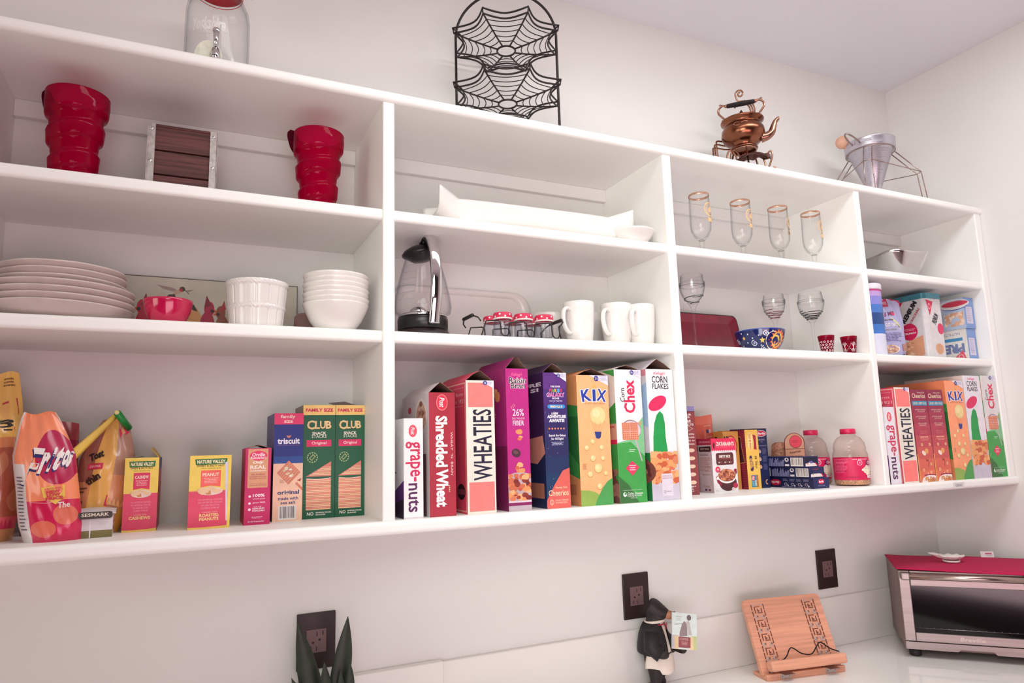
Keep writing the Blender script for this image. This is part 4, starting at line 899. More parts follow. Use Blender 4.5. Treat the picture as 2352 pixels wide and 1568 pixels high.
# ------------------------------------------------------------------ third bay, middle shelf
def wine(x, y, lab, R, Hs, Hr, wraps, wc, seed):
    t = thing('wine_glass', lab, 'wine glass', (x, y, ZB), 0, 'wine glasses'); k = R
    O = [(.001, .002), (.030, .001), (.032, .002), (.012, .006), (.0045, .014), (.0034, .05), (.0036, Hs-.02), (.0075, Hs-.004), (k*.5, Hs+.012), (k*.80, Hs+.026), (k*.98, Hs+.048), (k, Hs+.062), (k*.94, Hr-.02), (k*.83, Hr)]
    O = O[:7]+[(p.x, p.y) for p in smooth_path([(r, z, 0) for r, z in O[6:12]]+[(k*.97, Hr-.03, 0), (k*.90, Hr-.012, 0), (k*.86, Hr, 0)], 4)[1:]]
    I = [(p.x, p.y) for p in smooth_path([(.001, Hs+.002, 0), (k*.44, Hs+.0125, 0), (k*.77, Hs+.027, 0), (k*.95, Hs+.048, 0), (k*.97, Hs+.062, 0), (k*.94, Hr-.03, 0), (k*.87, Hr-.012, 0), (k*.83, Hr, 0)], 4)]
    g = MB(glass('#ffffff', '#c4c8cc', 1.)); g.lathe(O+I[::-1], 44); g.build('bowl', t)
    P = []; n = int(wraps*24)
    for i in range(n+1):
        q = i/n; a = 2*pi*wraps*q+seed; z = Hs+.004+.026*q; rr = [(Hs-.004, .0075), (Hs+.012, k*.5), (Hs+.026, k*.80), (Hs+.048, k*.98)]
        for (za, ra), (zb, rb) in zip(rr, rr[1:]):
            if z <= zb: r = ra+(rb-ra)*(z-za)/(zb-za); break
        P.append(((r+.0008)*cos(a), (r+.0008)*sin(a), z))
    MB(mat(wc, .25, .3)).tube(P, .0011, 6).build('spiral_trim', t)
wine(1.680, .085, 'tall wine glass at the left end in front of the red square plate', .0335, .118, .2, 1.6, '#4a4f4a', 3.4)
wine(2.088, .20, 'wine glass with reddish spiral standing behind the sun bowl', .034, .122, .2, 3.2, '#8a3a48', 2.5)
wine(2.170, .135, 'wine glass with black spiral standing behind the red shot glasses', .038, .112, .198, 4.2, '#1d1a22', 1.8)
def red_plate():
    t = thing('square_plate', 'dark red square plate with black rim standing against the wall', 'plate', (1.850, .205, ZB), 0)
    w, h, r = .238, .140, .016; P = []
    for cx, cz, a in ((w/2-r, h-r, 0), (-w/2+r, h-r, 90), (-w/2+r, r, 180), (w/2-r, r, 270)):
        for i in range(7): q = radians(a+15*i); P.append((cx+r*cos(q), cz+r*sin(q)))
    n = len(P); T = Matrix.Rotation(radians(-14), 4, 'X'); sc = lambda k, y: [(x*k, y, h/2+(z-h/2)*(1-(1-k)*w/h)) for x, z in P]
    m = MB(mat('#1c1214', .3)); m.T = T
    V = sc(1, .014)+sc(1, 0)+sc(.975, -.0005); m.add(V, [(k*n+i, (k+1)*n+i, (k+1)*n+(i+1) % n, k*n+(i+1) % n) for k in range(2) for i in range(n)]); m.add(sc(1, .014), [tuple(range(n))]); m.build('rim', t)
    m = MB(mat('#8c1230', .22, coat=.3, nz=.15, scale=25)); m.T = T; V = sc(.975, -.0005)+sc(.80, .008)+sc(.78, .0085); m.add(V, [(k*n+i, (k+1)*n+i, (k+1)*n+(i+1) % n, k*n+(i+1) % n) for k in range(2) for i in range(n)], None, True); m.add(sc(.78, .0085), [tuple(range(n))[::-1]]); m.build('glazed_face', t)
red_plate()
def sun_bowl():
    t = thing('bowl', 'dark blue bowl painted with a sun, a moon and stars', 'bowl', (1.908, .088, ZB))
    pr = [(.001, .003), (.034, .003), (.036, 0), (.042, 0), (.046, .006), (.058, .026), (.0645, .046), (.067, .0575)]
    def rad(z):
        for (a, za), (b, zb) in zip(pr[4:], pr[5:]):
            if z <= zb: return a+(b-a)*(z-za)/(zb-za)
        return pr[-1][0]
    NV = mat('#14205a', .15, coat=.5); m = MB(NV); m.lathe(pr, 56); m.lathe([(.067, .0575), (.0675, .059), (.066, .0605), (.0645, .0595), (.062, .046), (.055, .027), (.043, .008), (.001, .006)], 56, m=mat('#2c4a9c', .15, coat=.5))
    A0 = atan2(-.9, -.75)  # towards the room
    F = Face(m, (0, 0, 0), (.19, 0, 0), (0, 0, -.052), off=3e-4, fn=lambda u, v, k: Vector(((rad(.057-.052*v)+k)*cos(A0+(u-.5)*2.9), (rad(.057-.052*v)+k)*sin(A0+(u-.5)*2.9), .057-.052*v))); F.lay = 6e-5
    cx, cv = .735, .55
    F.burst(cx+.03, cv, .155, '#e2553a', 15, .72); F.burst(cx+.03, cv, .135, '#f08a4a', 15, .8); F.ell(cx+.015, cv, .10, '#f0c264'); F.ell(cx-.06, cv+.02, .125, '#efe4cc', t0=80, t1=280); F.ell(cx-.015, cv+.02, .075, '#f0c264')
    for dx in (-.02, .055): F.ell(cx+dx, cv-.1, .012, '#2a2430', n=8); F.ell(cx+dx-.01, cv+.13, .018, '#e2805a', n=10)
    F.line([(cx-.01, cv+.24), (cx+.02, cv+.28), (cx+.05, cv+.24)], .008, '#c03a3a'); F.ell(cx-.135, cv, .012, '#8a2a30', n=8)
    def star(u, v, r): F.poly([(u+(r if i % 2 == 0 else r*.45)*sin(pi*i/5), v-(r if i % 2 == 0 else r*.45)*cos(pi*i/5)*F.w/F.h) for i in range(10)], '#eac25a')
    star(.22, .38, .03); star(.5, .55, .045); star(.95, .4, .03)
    for u, v, r in ((.38, .68, .055), (.56, .22, .05), (.08, .5, .05), (.52, .97, .05)):
        F.line([(u+r*(i/20)*cos(i*.55), v+r*(i/20)*sin(i*.55)*F.w/F.h*.8) for i in range(21)], .011, '#d8dcec')
    for u, v in ((.3, .2), (.36, .42), (.27, .62), (.65, .1), (.45, .3), (.48, .8), (.16, .75), (.2, .12)): F.ell(u, v, .010, '#e8e8f0', n=8)
    m.build('body', t)
sun_bowl()
def shot(x, y, lab, kind):
    t = thing('shot_glass', lab, 'shot glass', (x, y, ZB), 0, 'red cut-glass shot glasses'); a = .015; b = .0225; H = .051
    g = MB(glass('#d8486c', '#7a0a2a', .9, .3, '#a20c38', name='red_cut_glass')); g.lathe([(.001, .001), (a, 0), (a+.0006, .003), (b, H), (b-.0008, H+.0008), (b-.002, H), (a-.0015, .006), (.001, .006)], 32); g.build('cup', t)
    e = MB(mat('#f1e2e4', .2)); F = Face(e, (0, 0, 0), (.11, 0, 0), (0, 0, -H), off=2e-4, fn=lambda u, v, k: Vector(((a+.0006+(b-a-.0006)*(1-v)+k)*cos(2*pi*u), (a+.0006+(b-a-.0006)*(1-v)+k)*sin(2*pi*u), H*(1-v))))
    if kind == 0:
        for j in range(4):
            for i in range(14): F.ring((i+.5*(j % 2))/14, .36+j*.16, .024, .010, '#f1dfe2', rv=.062, n=8)
    else:
        for i in range(5):
            for q in range(8): aq = pi*q/8; F.line([(i/5+.1-.085*cos(aq), .6-.28*sin(aq)), (i/5+.1+.085*cos(aq), .6+.28*sin(aq))], .010, '#f1dfe2')
    e.build('cut_pattern', t)
shot(2.122, .052, 'left red shot glass, cut with small rings', 0); shot(2.205, .045, 'right red shot glass, cut with starbursts', 1)

# ------------------------------------------------------------------ third bay, bottom
def a_brown(F):
    F.rect(0, 0, 1, .055, '#8f86b8'); F.rect(0, .055, 1, .062, '#4a2a3a')
    for t_, v, w, h in (('TRY OUR', .095, .62, .024), ('OTHER', .125, .5, .024), ('Great', .165, .56, .042), ('PRODUCTS', .21, .76, .024)): F.text(t_, .55, v, w, h, '#efe2e0', bold=.03)
    F.ring(.72, .255, .18, .03, '#e0c4c0', rv=.028, n=4)
    for i, t_ in enumerate(('Keep life', 'simple with', 'our Ready to', 'bake mixes.')): F.text(t_, .58, .32+i*.036, .7, .024, '#efe2e0', bold=.01, shear=.2)
    for i, c in enumerate(('#b9567a', '#d88a5a', '#b03a7a', '#c0705a', '#5a4a9a')): v = .48+i*.09; F.rect(.2, v, .62, v+.045, c); F.ell(.76, v+.022, .14, '#e8c8b0', rv=.022); F.lines(.2, .7, v+.055, v+.064, 1, '#e8d4d0')
    F.lines(.3, .9, .9, .97, 4, '#f0e4e0', fill=.5, seed=4)
carton('baking_box', 'tall reddish brown baking mix box against the left upright of the third bay', 'box', 1.596, 1.672, .1, .15, ZK, .2235, '#8f3f42', a_brown, None, tcol='#6a5a78')
def mf_or(u, v): return g_('#cf5a48') if v > .12 else g_('#d8705a')
bag('food_bag', 'orange red plastic bag standing behind the red and white rice boxes', 'food bag', (1.772, .215, ZK), .105, .205, .05, radians(-8), .0, mf_or, lambda F: (F.text('CALIFORNIA', .78, .14, .24, .022, '#e8b8a0', bold=.02), F.rect(.72, .19, .8, .24, '#3a2a5a'), F.rect(.8, .19, .88, .24, '#d8a0a0'), F.text('GROWN', .8, .29, .2, .02, '#e8b8a0', bold=.02)), 31, neck=.97)
def a_zat(F):
    n = 12
    F.poly([(0, 0), (1, 0)]+[(1-(i+(.5 if j else 0))/n*1., .215 if not j else .235) for i in range(n) for j in (0, 1)]+[(0, .215)], '#e02c58')
    F.text("ZATARAIN'S", .57, .1, .74, .075, '#f0e2d8', bold=.03); F.text('A NEW ORLEANS TRADITION SINCE 1889', .56, .16, .7, .012, '#f0a0a8')
    F.poly([(.06, .12), (.11, .06), (.13, .1), (.16, .09), (.13, .14), (.15, .2), (.11, .17), (.09, .2)], '#4a1a24')
    F.text('FAMILY FAVORITES', .5, .245, .34, .014, '#b8a8a8')
    F.poly([(.16, .3), (.2, .27), (.84, .265), (.88, .295), (.88, .46), (.84, .49), (.2, .495), (.16, .465)], '#5e2a2c'); F.ring(.52, .38, .0, .0, '#5e2a2c') if False else None
    F.text('DIRTY RICE', .52, .335, .46, .05, '#efe4da', bold=.05); F.rect(.26, .37, .82, .373, '#b85a50'); F.lines(.3, .8, .38, .39, 1, '#b85a50')
    for u in (.27, .52, .7): F.ell(u, .445, .022, '#e8dcd4', n=8); F.lines(u+.03, u+.12, .435, .46, 2, '#b88a80')
    F.ell(.58, .82, .36, '#4c2028', rv=.155); F.poly([(.1, .72), (.2, .66), (.24, .78), (.34, .84), (.3, .88), (.16, .82)], '#8a1c34'); F.ell(.17, .735, .05, '#efe0dc'); F.poly([(.86, .58), (.97, .57), (.98, .64), (.9, .73)], '#8a1c34')
    F.ell(.56, .7, .385, '#ece2e0', rv=.135); F.ell(.56, .685, .36, '#8a4636', rv=.115); F.blobs(lambda u, v: ((u-.56)/.34)**2+((v-.68)/.105)**2 < 1, 80, .05, ['#b86a4c', '#d88f68', '#7a3a34', '#9c5240', '#c9805e'], 6)
    F.ell(.2, .575, .1, '#cf1f4a', rv=.055); F.text('20', .2, .565, .09, .03, '#f0d8d8', bold=.03); F.lines(.14, .26, .59, .61, 2, '#f0b0b8')
    F.ell(.78, .94, .06, '#dcc8c8', rv=.03); F.ell(.88, .88, .1, '#b02a44', rv=.05)
    F.lines(.06, .2, .955, .975, 2, '#b0a8b0')
def s_zat(F):
    F.rect(0, 0, 1, .115, '#b02848'); F.text("ZATARAIN'S", .5, .06, .86, .035, '#e0a0a8', bold=.02); F.poly([(.06, .15), (.94, .14), (.96, .225), (.9, .24), (.1, .24), (.04, .225)], '#3a1c1e'); F.text('DIRTY RICE', .5, .19, .64, .03, '#c8a8a0', bold=.03)
    F.lines(.1, .8, .28, .32, 2, '#5a3a42', seed=3); F.lines(.08, .9, .35, .62, 12, '#b07468', seed=8); F.text('Pure N.O.', .5, .665, .6, .03, '#8a4a50', shear=.3); F.lines(.25, .8, .87, .91, 3, '#a87878'); F.rect(.34, .93, .5, .965, '#4a2a5a'); F.rect(.6, .93, .76, .965, '#6a2a3a')
carton('rice_box', 'red topped white dirty rice box standing in front, its printed face to the room', 'rice box', 1.7265, 1.8085, .108, .052, ZK, .1395, '#e2dcde', a_zat, s_zat, group='rice boxes', sidecol='#c6b0b2', tcol='#c02850', rz=radians(0))
carton('rice_box', 'second red topped rice box, tucked behind the front one', 'rice box', 1.7285, 1.8105, .162, .052, ZK, .1395, '#d8d0d2', None, s_zat, group='rice boxes', sidecol='#bca4a8', tcol='#a82448')
def a_oep(F):
    F.ell(.38, .2, .25, '#f2d48a', rv=.155); F.ell(.37, .2, .22, '#e8b052', rv=.15); F.ell(.37, .2, .2, '#f6dc9a', rv=.145); F.text('OLD EL PASO', .37, .2, .27, .15, '#d8622e', rot=-90, bold=.04)
    F.poly([(.6, .08), (.84, .1), (.84, .34), (.62, .33), (.66, .21)], '#a8203c'); 
    F.text('10', .72, .475, .05, .17, '#2a1a1a', rot=-90, bold=.05); F.text('SHELLS', .72, .595, .12, .13, '#3a2418', rot=-90, bold=.03); F.text('TACO', .82, .545, .06, .06, '#3a2418', rot=-90)
    F.poly([(.22, .46), (.3, .43), (.42, .45), (.48, .55), (.5, .66), (.42, .7), (.26, .69), (.24, .58)], '#46264e'); F.text('STAND', .4, .56, .15, .13, '#e8b45a', rot=-90, bold=.05); F.text("'N STUFF", .29, .57, .17, .11, '#e8b45a', rot=-90, bold=.05)
    F.rect(.26, .765, .78, .965, '#3a8cae'); F.rect(.64, .765, .78, .965, '#b8702e'); F.rect(.3, .775, .52, .855, '#c8304a'); F.text('FREE', .4, .815, .06, .16, '#f0d8d8', rot=-90, bold=.03); F.text('SCAN', .58, .9, .09, .14, '#e8f0f0', rot=-90, bold=.04); F.lines(.3, .5, .87, .95, 4, '#a8d0dc')
def s_oep(F):
    for i in range(26): F.line([(.3, .02+i*.038), (1, .0+i*.038)], .012, '#5a1028')
    F.poly([(.0, 0), (.45, 0), (.4, .5), (0, .7)], '#d89a48'); F.poly([(.45, .1), (.85, .12), (.86, .3), (.92, .55), (.7, .58), (.4, .56), (.4, .1)], '#3a0c1e'); F.line([(.5, .1), (.85, .12), (.86, .3), (.94, .55), (.6, .58)], .012, '#d8a060'); F.ell(.5, .9, .2, '#c08a50', rv=.07)
carton('taco_box', 'yellow fronted taco shell box standing beside the navy pasta box', 'taco box', 1.880, 1.927, .146, .105, ZK, .1615, '#efbf5a', a_oep, s_oep, group='taco boxes', sidecol='#8a1c3c', tcol='#c08040')
def s_oep2(F):
    F.rect(0, 0, 1, 1, '#d8974c'); F.text('STAND', .5, .16, .16, .16, '#2a1a24', rot=-90, bold=.06); F.text('10', .72, .14, .1, .1, '#2a1a1a', rot=-90, bold=.05); F.text("TACOS", .18, .1, .2, .04, '#b86a30', bold=.03)
carton('taco_box', 'taco shell box lying behind the rice boxes, orange back showing', 'taco box', 1.822, 1.8765, .168, .1, ZK, .1585, '#d8974c', lambda F: (F.ell(.5, .25, .35, '#e8b060', rv=.16), F.ring(.5, .25, .38, .05, '#b02a40', rv=.18), F.text('10', .2, .12, .3, .08, '#2a1a1a', bold=.05)), s_oep2, group='taco boxes', tcol='#c88a48')
def a_elbow(F):
    F.ell(.5, .085, .47, '#e8dce4', rv=.055); F.ell(.52, .085, .42, '#c8173f', rv=.046); F.text('Barilla', .54, .085, .64, .038, '#f0e4ea', bold=.04, shear=.2); F.text('ELBOWS', .5, .19, .55, .026, '#b8b0cc'); F.text('41', .5, .225, .14, .016, '#b8b0cc')
    F.rect(.08, .285, .94, .288, '#8a84a8'); F.lines(.1, .9, .295, .305, 1, '#9a94b8')
    for i in range(3): v = .39+i*.13; F.ell(.28, v, .1, '#c8b0a8', rv=.028); F.ell(.26, v-.02, .06, '#d8a080', rv=.02); F.lines(.5, .9, v-.05, v+.05, 6, '#6a6a98', seed=i)
    F.ring(.72, .9, .14, .06, '#e0a078', rv=.042, n=14, t0=60, t1=300)
carton('pasta_box', 'upright navy elbow pasta box beside the yellow taco shell box', 'pasta box', 1.9325, 1.9745, .160, .1, ZK, .165, '#17204c', a_elbow, None, tcol='#12163a')
def a_endlogo(F):
    F.ell(.5, .36, .2, '#cc1a44', rv=.24); F.text('Barilla', .5, .36, .3, .19, '#f0e4ea', bold=.04, shear=.2); F.text('ANGEL HAIR', .5, .74, .46, .09, '#a8a4c4', bold=.01)
def a_endopen(k):
    def f(F):
        F.rect(.06, .08, .95, .92, '#0c1030'); F.poly([(.08, .92), (.1, .66), (.5, .52), (.85, .7), (.9, .92)], '#e8dcd8'); F.poly([(.12, .7), (.3, .6), (.3, .74)], '#b88a70')
        if k: F.poly([(.06, .08), (.95, .08), (.9, .6), (.1, .62)], '#1a2250'); F.ell(.45, .2, .22, '#6a1c4a', rv=.08); F.text('ANGEL HAIR', .45, .42, .4, .09, '#3a4478')
        else: F.poly([(.34, .45), (.56, .42), (.66, .62), (.44, .66)], '#4a6ab8'); F.poly([(.4, .48), (.5, .47), (.55, .6)], '#c83a6a')
        F.poly([(.74, .6), (.8, .58), (.95, .86), (.88, .9)], '#d02a58')
    return f
def s_bars(F):
    F.barcode(.76, .1, .985, .9, 5); F.ell(.69, .3, .04, '#dcd4dc', rv=.2, n=8); F.poly([(.665, .36), (.69, .12), (.715, .36)], '#17204c'); F.rect(.655, .72, .73, .9, '#dcd4dc'); F.barcode(.02, .1, .28, .9, 7)
    rd = random.Random(5)
    for i in range(16): u = .31+i*.021; h = rd.uniform(.3, .8); F.rect(u, .9-h, u+.013, .92, '#8a88b4')
def s_logo(F):
    F.ell(.3, .52, .11, '#cc1a44', rv=.3); F.text('Barilla', .3, .52, .15, .24, '#f0c8d4', rot=180, bold=.04, shear=.2)
    for i in range(4): u = .5+i*.125; F.lines(u-.05, u+.05, .16, .4, 3, '#8a88b4', seed=i); F.ring(u, .66, .03, .01, '#b8a8c4', rv=.14, n=8); F.ell(u+.04, .78, .012, '#e8e0e8', n=6)
    F.lines(.42, .97, .88, .94, 1, '#8a88b4', fill=.8)
for i, (x0, x1, yf, fr, sd, lab) in enumerate(((2.002, 2.060, .036, a_endlogo, s_logo, 'bottom navy pasta box of the lying stack of three'), (1.995, 2.050, .040, a_endopen(1), s_bars, 'middle navy pasta box of the lying stack, end open'), (1.983, 2.036, .044, a_endopen(0), s_bars, 'top navy pasta box of the lying stack, end open'))):
    carton('pasta_box', lab, 'pasta box', x0, x1, yf, .19, ZK+.0285*i, .0283, '#1a2456', fr, sd, group='lying pasta boxes', tcol='#1d2858', sidecol='#161d48')
def corn_jar(x, y, lab, rz):
    t = thing('popcorn_jar', lab, 'jar', (x, y, ZK), rz, 'popcorn jars'); R = .0455; H = .1555
    pr = [(.001, .002), (R*.9, .001), (R, .006), (R, .085), (R*.96, .092), (R*.9, .097), (R*.93, .102), (R*.86, .118), (R*.66, .132), (R*.42, .138), (R*.40, .141), (R*.40, .149)]
    g = MB(glass('#fdf8f6', '#d8ccc8', 1.)); g.lathe(pr, 44, wob=lambda a, i: .012*cos(10*a) if 7 <= i <= 9 else 0); g.build('bottle', t)
    MB(mat('#d1a482', .6, nz=.5, scale=260, bump=1.)).lathe([(.001, .003), (R*.9, .003), (R*.975, .007), (R*.975, .052), (R*.6, .056), (.001, .055)], 40, wob=lambda a, i: .01*sin(31*a+3*i)).build('popcorn_kernels', t)
    m = MB('#d81c56'); m.lathe([(R+.0004, .0165), (R+.0006, .017), (R+.0006, .0765), (R+.0004, .077)], 48)
    F = Face(m, (0, 0, 0), (.19, 0, 0), (0, 0, -.06), off=3e-4, fn=lambda u, v, k: Vector(((R+.0006+k)*cos(-pi/2+(u-.5)*4.2), (R+.0006+k)*sin(-pi/2+(u-.5)*4.2), .0768-.06*v))); F.lay = 6e-5
    F.text('100% NATURAL', .52, .07, .24, .05, '#f0ccd8', bold=.02); F.lines(.12, .36, .06, .7, 10, '#f08aac', seed=3, fill=.3); F.ring(.5, .22, .04, .008, '#f0ccd8', rv=.13, n=10); F.text('8', .5, .22, .02, .09, '#f0ccd8')
    F.ell(.72, .27, .13, '#7a1a50', rv=.24); F.text('Orville', .72, .22, .18, .14, '#ece0ea', bold=.03, shear=.2); F.text("Redenbacher's", .72, .36, .22, .08, '#d8c8e0', bold=.02, shear=.2)
    F.blobs(lambda u, v: ((u-.7)/.17)**2+((v-.58)/.19)**2 < 1, 34, .04, ['#ece0cc', '#f2ead8', '#e0d0b8'], 4); F.rect(.6, .8, .86, .92, '#e8dce0'); F.text('WHITE CORN', .74, .86, .2, .055, '#d8326a', bold=.02); F.lines(.3, .5, .85, .92, 2, '#a01848')
    m.build('label', t)
    MB(mat('#d41f54', .35)).lathe([(R*.42, .1425), (R*.45, .1435), (R*.45, .156), (R*.42, .1575), (.001, .158)], 40).build('cap', t)
corn_jar(2.183, .062, 'front popcorn jar with red cap and magenta label', radians(-22)); corn_jar(2.172, .182, 'rear popcorn jar with red cap, partly hidden by the front jar', radians(-30))
def pasta_bag():
    t = thing('pasta_bag', 'clear bag of pasta with arched tan label and red disc behind the pasta boxes', 'food bag', (2.078, .205, ZK), radians(-24))
    m = MB(mat('#b87a5e', .5, nz=.5, scale=180, bump=.8)); m.grid(lambda u, v: ((u-.5)*.085*(1-.25*v), -.024*(max(0, 1-(2*u-1)**2))**.5*(1-.4*v)*1.3, .125*v*(1-.08*abs(2*u-1)**3)), 18, 18); m.grid(lambda u, v: ((.5-u)*.085*(1-.25*v), .022*(max(0, 1-(2*u-1)**2))**.5*(1-.4*v), .125*v*(1-.08*abs(2*u-1)**3)), 12, 12); m.build('bag', t)
    m = MB(mat('#c98f70', .5)); F = Face(m, (-.005, -.0335, .149), (.056, 0, 0), (0, .004, -.10))
    A = [(.5+.5*cos(radians(a)), .28-.28*sin(radians(a))) for a in range(0, 181, 12)]; F.poly([(x*1.06-.03, y-.015) for x, y in A]+[(-.03, 1), (1.03, 1)], '#6a1c2c'); F.poly(A+[(0, 1), (1, 1)], '#cf9a7c'); F.rect(0, .44, 1, .455, '#6a1c2c'); F.burst(.56, .24, .34, '#8a2034', 20, .92); F.ell(.56, .24, .3, '#e2475a'); F.lines(.38, .74, .2, .28, 2, '#b02a44'); F.text('American', .5, .53, .6, .07, '#6a2a30', bold=.03, rot=8); F.lines(.1, .9, .64, .9, 5, '#8a4a3c'); m.build('label', t, solid=.0004)
pasta_bag()

# ------------------------------------------------------------------ fourth bay, upper and middle shelves
def silver_bowl():
    def fn(u, v):
        a = 2*pi*u; c, s = cos(a), sin(a); k = (abs(c)**3.2+abs(s)**3.2)**(-1/3.2)
        r = .032+.056*v**.85; z = .004+.088*v**1.2+.016*v*v*(max(0, k-1)/.24)**1.5
        return (r*k*c, r*k*s, z)
    m = MB(mat('#cfcaca', .12, 1., nz=.03)); m.grid(fn, 64, 16); m.add([fn(i/64, 0) for i in range(64)], [tuple(range(64))[::-1]])
    tag(m.build('bowl', None, (2.572, .135, ZA), (0, 0, radians(-12)), solid=.0022), 'shiny silver square bowl with raised corners, alone on its shelf', 'bowl')
silver_bowl()
def canister():
    t = thing('canister', 'tall blue canister with white lid, mostly hidden by the third upright', 'canister', (2.316, .062, ZB)); R = .044
    m = MB('#dcdcec'); H = .2; bands = [(0, '#d8d8e8'), (.045, '#d4d6ea'), (.062, '#3f74c0'), (.09, '#2a4a86'), (.125, '#4a78c4'), (.15, '#8a86d0'), (.175, '#b89ad0'), (.19, '#b8407a')]
    for (a, c), (b, _) in zip(bands, bands[1:]+[(H, '')]): m.lathe([(R, a), (R, b)], 40, m=c)
    F = Face(m, (0, 0, 0), (.1, 0, 0), (0, 0, -H), off=3e-4, fn=lambda u, v, k: Vector(((R+k)*cos(-1.9+u*2.2), (R+k)*sin(-1.9+u*2.2), H*(1-v)))); F.lay = 5e-5
    F.text('VER', .62, .42, .6, .07, '#f0f0f8', bold=.06); F.lines(.5, .9, .58, .66, 3, '#dce6f8'); F.rect(.55, .82, .75, .9, '#6a96d8'); m.disc(R, 0, 40); m.build('tub', t)
    MB('#e4e0ea').lathe([(R+.0005, .196), (R+.002, .198), (R+.002, .211), (R, .2135), (.001, .214)], 40).build('lid', t)
canister()
def mf_oat(u, v): return g_('#a9a4cc', .35) if not (v < .14 and u < .55) else g_('#b81c46', .4)
def art_oat(F):
    F.text('GLUTEN FREE', .26, .075, .5, .05, '#ecd8e0', bold=.01); F.line([(.02, .165), (.98, .175)], .006, '#5a4a78')
    F.text('Red Mill', .38, .27, .56, .07, '#7a2a5a', rot=6, bold=.03, shear=.2); F.ell(.6, .265, .06, '#d83a5a', rv=.025)
    F.poly([(.05, .35), (.5, .32), (.7, .42), (.75, .53), (.05, .56)], '#d2cf9a'); F.poly([(.02, .41), (.6, .39), (.72, .5), (.02, .51)], '#3e201e'); F.text('GLUTEN FREE', .32, .37, .46, .025, '#5a4a3a', bold=.03); F.text('STEEL CUT OATS', .34, .455, .62, .06, '#ece4e0', bold=.03); F.text('WHOLE GRAIN', .36, .535, .44, .024, '#8a8a5a', bold=.02)
    F.lines(.05, .8, .59, .74, 6, '#6a6494', seed=3); F.ell(.33, .86, .3, '#e0d0d0', rv=.075); F.ell(.33, .86, .27, '#c89a82', rv=.063); F.blobs(lambda u, v: ((u-.33)/.26)**2+((v-.86)/.06)**2 < 1, 30, .04, ['#d8b098', '#b8846c', '#e2c0ac'], 3); F.rect(.74, .77, .88, .89, '#b87a68'); F.ell(.81, .95, .04, '#4a2a54'); F.lines(.15, .6, .96, .975, 1, '#5a5490')
bag('food_bag', 'lavender pouch of oats with red gluten free band', 'food bag', (2.437, .085, ZB), .104, .186, .052, radians(-14), .01, mf_oat, art_oat, 41, neck=.98)
def tin():
    t = thing('cracker_tin', 'tall white cracker tin with teal lid behind the lavender pouch', 'tin', (2.626, .128, ZB)); w, d, h = .088, .142, .213; r = .014
    def rr(k=0.):
        P = []
        for cx, cy, a in ((w/2-r, d/2-r, 0), (-w/2+r, d/2-r, 90), (-w/2+r, -d/2+r, 180), (w/2-r, -d/2+r, 270)):
            for i in range(6): q = radians(a+18*i); P.append((cx+(r+k)*cos(q), cy+(r+k)*sin(q)))
        return P
    m = MB(mat('#d6d0d2', .25, coat=.3)); m.prism(rr(), 0, h-.016, axis='z')
    F = Face(m, (-w/2, d/2-r, h-.016), (0, -(d-2*r), 0), (0, 0, -(h-.016)))
    F.text('PREMIUM', .62, .22, .66*1.2, .085, '#1a1620', rot=52, bold=.06); F.text('SALTINE CRACKERS', .68, .36, .8*1.1, .04, '#b02a4a', rot=52, bold=.04); F.poly([(.1, .03), (.5, .01), (.4, .08)], '#c81e48')
    F.poly([(.2, .86), (.1, .75), (.5, .68), (.98, .6), (.98, .92), (.6, .97)], '#d99a78'); F.blobs(lambda u, v: v > .7, 50, .05, ['#e8b898', '#c07a5c', '#f0c8a8'], 5, (.1, .7, .7, .96)); F.burst(.6, .52, .25, '#d01e52', 26, .92); F.lines(.45, .78, .47, .51, 2, '#f0a8b8', cen=True); F.text('CRUNCH', .6, .545, .36, .03, '#f4e0e4', bold=.04)
    F.text('NET WT. 1', .62, .965, .3, .018, '#3a3038', bold=.02)
    F = Face(m, (-w/2+r, -d/2, h-.016), (w-2*r, 0, 0), (0, 0, -(h-.016))); F.poly([(-.1, .03), (.45, .06), (.1, .3)], '#d02a58'); F.ring(.13, .14, .1, .03, '#f0b8c0', rv=.05); F.text('PREMIUM', .5, .34, .5*1.2, .11, '#2c2634', rot=60, bold=.05); F.ell(.85, .5, .25, '#d83a62', rv=.09); F.ell(.6, .83, .35, '#e0b090', rv=.09); F.burst(.6, .83, .3, '#d09a78', 10)
    m.build('body', t); MB(mat('#4a8a9a', .25, .3)).prism(rr(.0012), h-.018, h, axis='z').build('lid', t, bevel=.003)
tin()
def a_prem(F):
    F.rect(0, 0, 1, 1, '#7c98cc'); F.rect(.15, .3, .8, .85, '#cfc8da'); F.lines(.25, .7, .35, .8, 8, '#a8a4c4')
def s_prem(F):
    F.poly([(0, .0), (1, 0), (1, 1), (0, 1)], '#b4c4dc'); F.ell(.8, .2, .3, '#e8e2e4', rv=.17); F.ell(.82, .22, .26, '#4a62a8', rv=.16); F.ell(.82, .21, .26, '#e6e0e2', rv=.14); F.ell(.84, .17, .24, '#cf4258', rv=.09)
    F.text('PREMIUM', .2, .55, .66, .27, '#1f3f78', bold=.06); F.rect(0, .74, .56, .8, '#3f86b8'); F.blobs(lambda u, v: u > .62 and .45 < v < .92, 36, .05, ['#ecc8ae', '#e0b094', '#f2d8c4', '#d8a488'], 5, (.62, .45, .98, .9))
def s_prem2(F):
    F.rect(0, 0, 1, 1, '#e6e0da'); F.rect(0, .27, .92, .37, '#4f93c0'); F.text('PREMIUM', .48, .6, .92, .3, '#7a86b0', rot=180, bold=.06); F.text('original', .3, .84, .34, .12, '#9aa0c0', rot=180, shear=.3); F.poly([(.68, .97), (.9, .68), (.96, .97)], '#e0566a'); F.ring(.86, .88, .05, .015, '#f0c0c0'); F.text('NUTRITION', .68, .14, .4, .09, '#8a7ea4', rot=180)
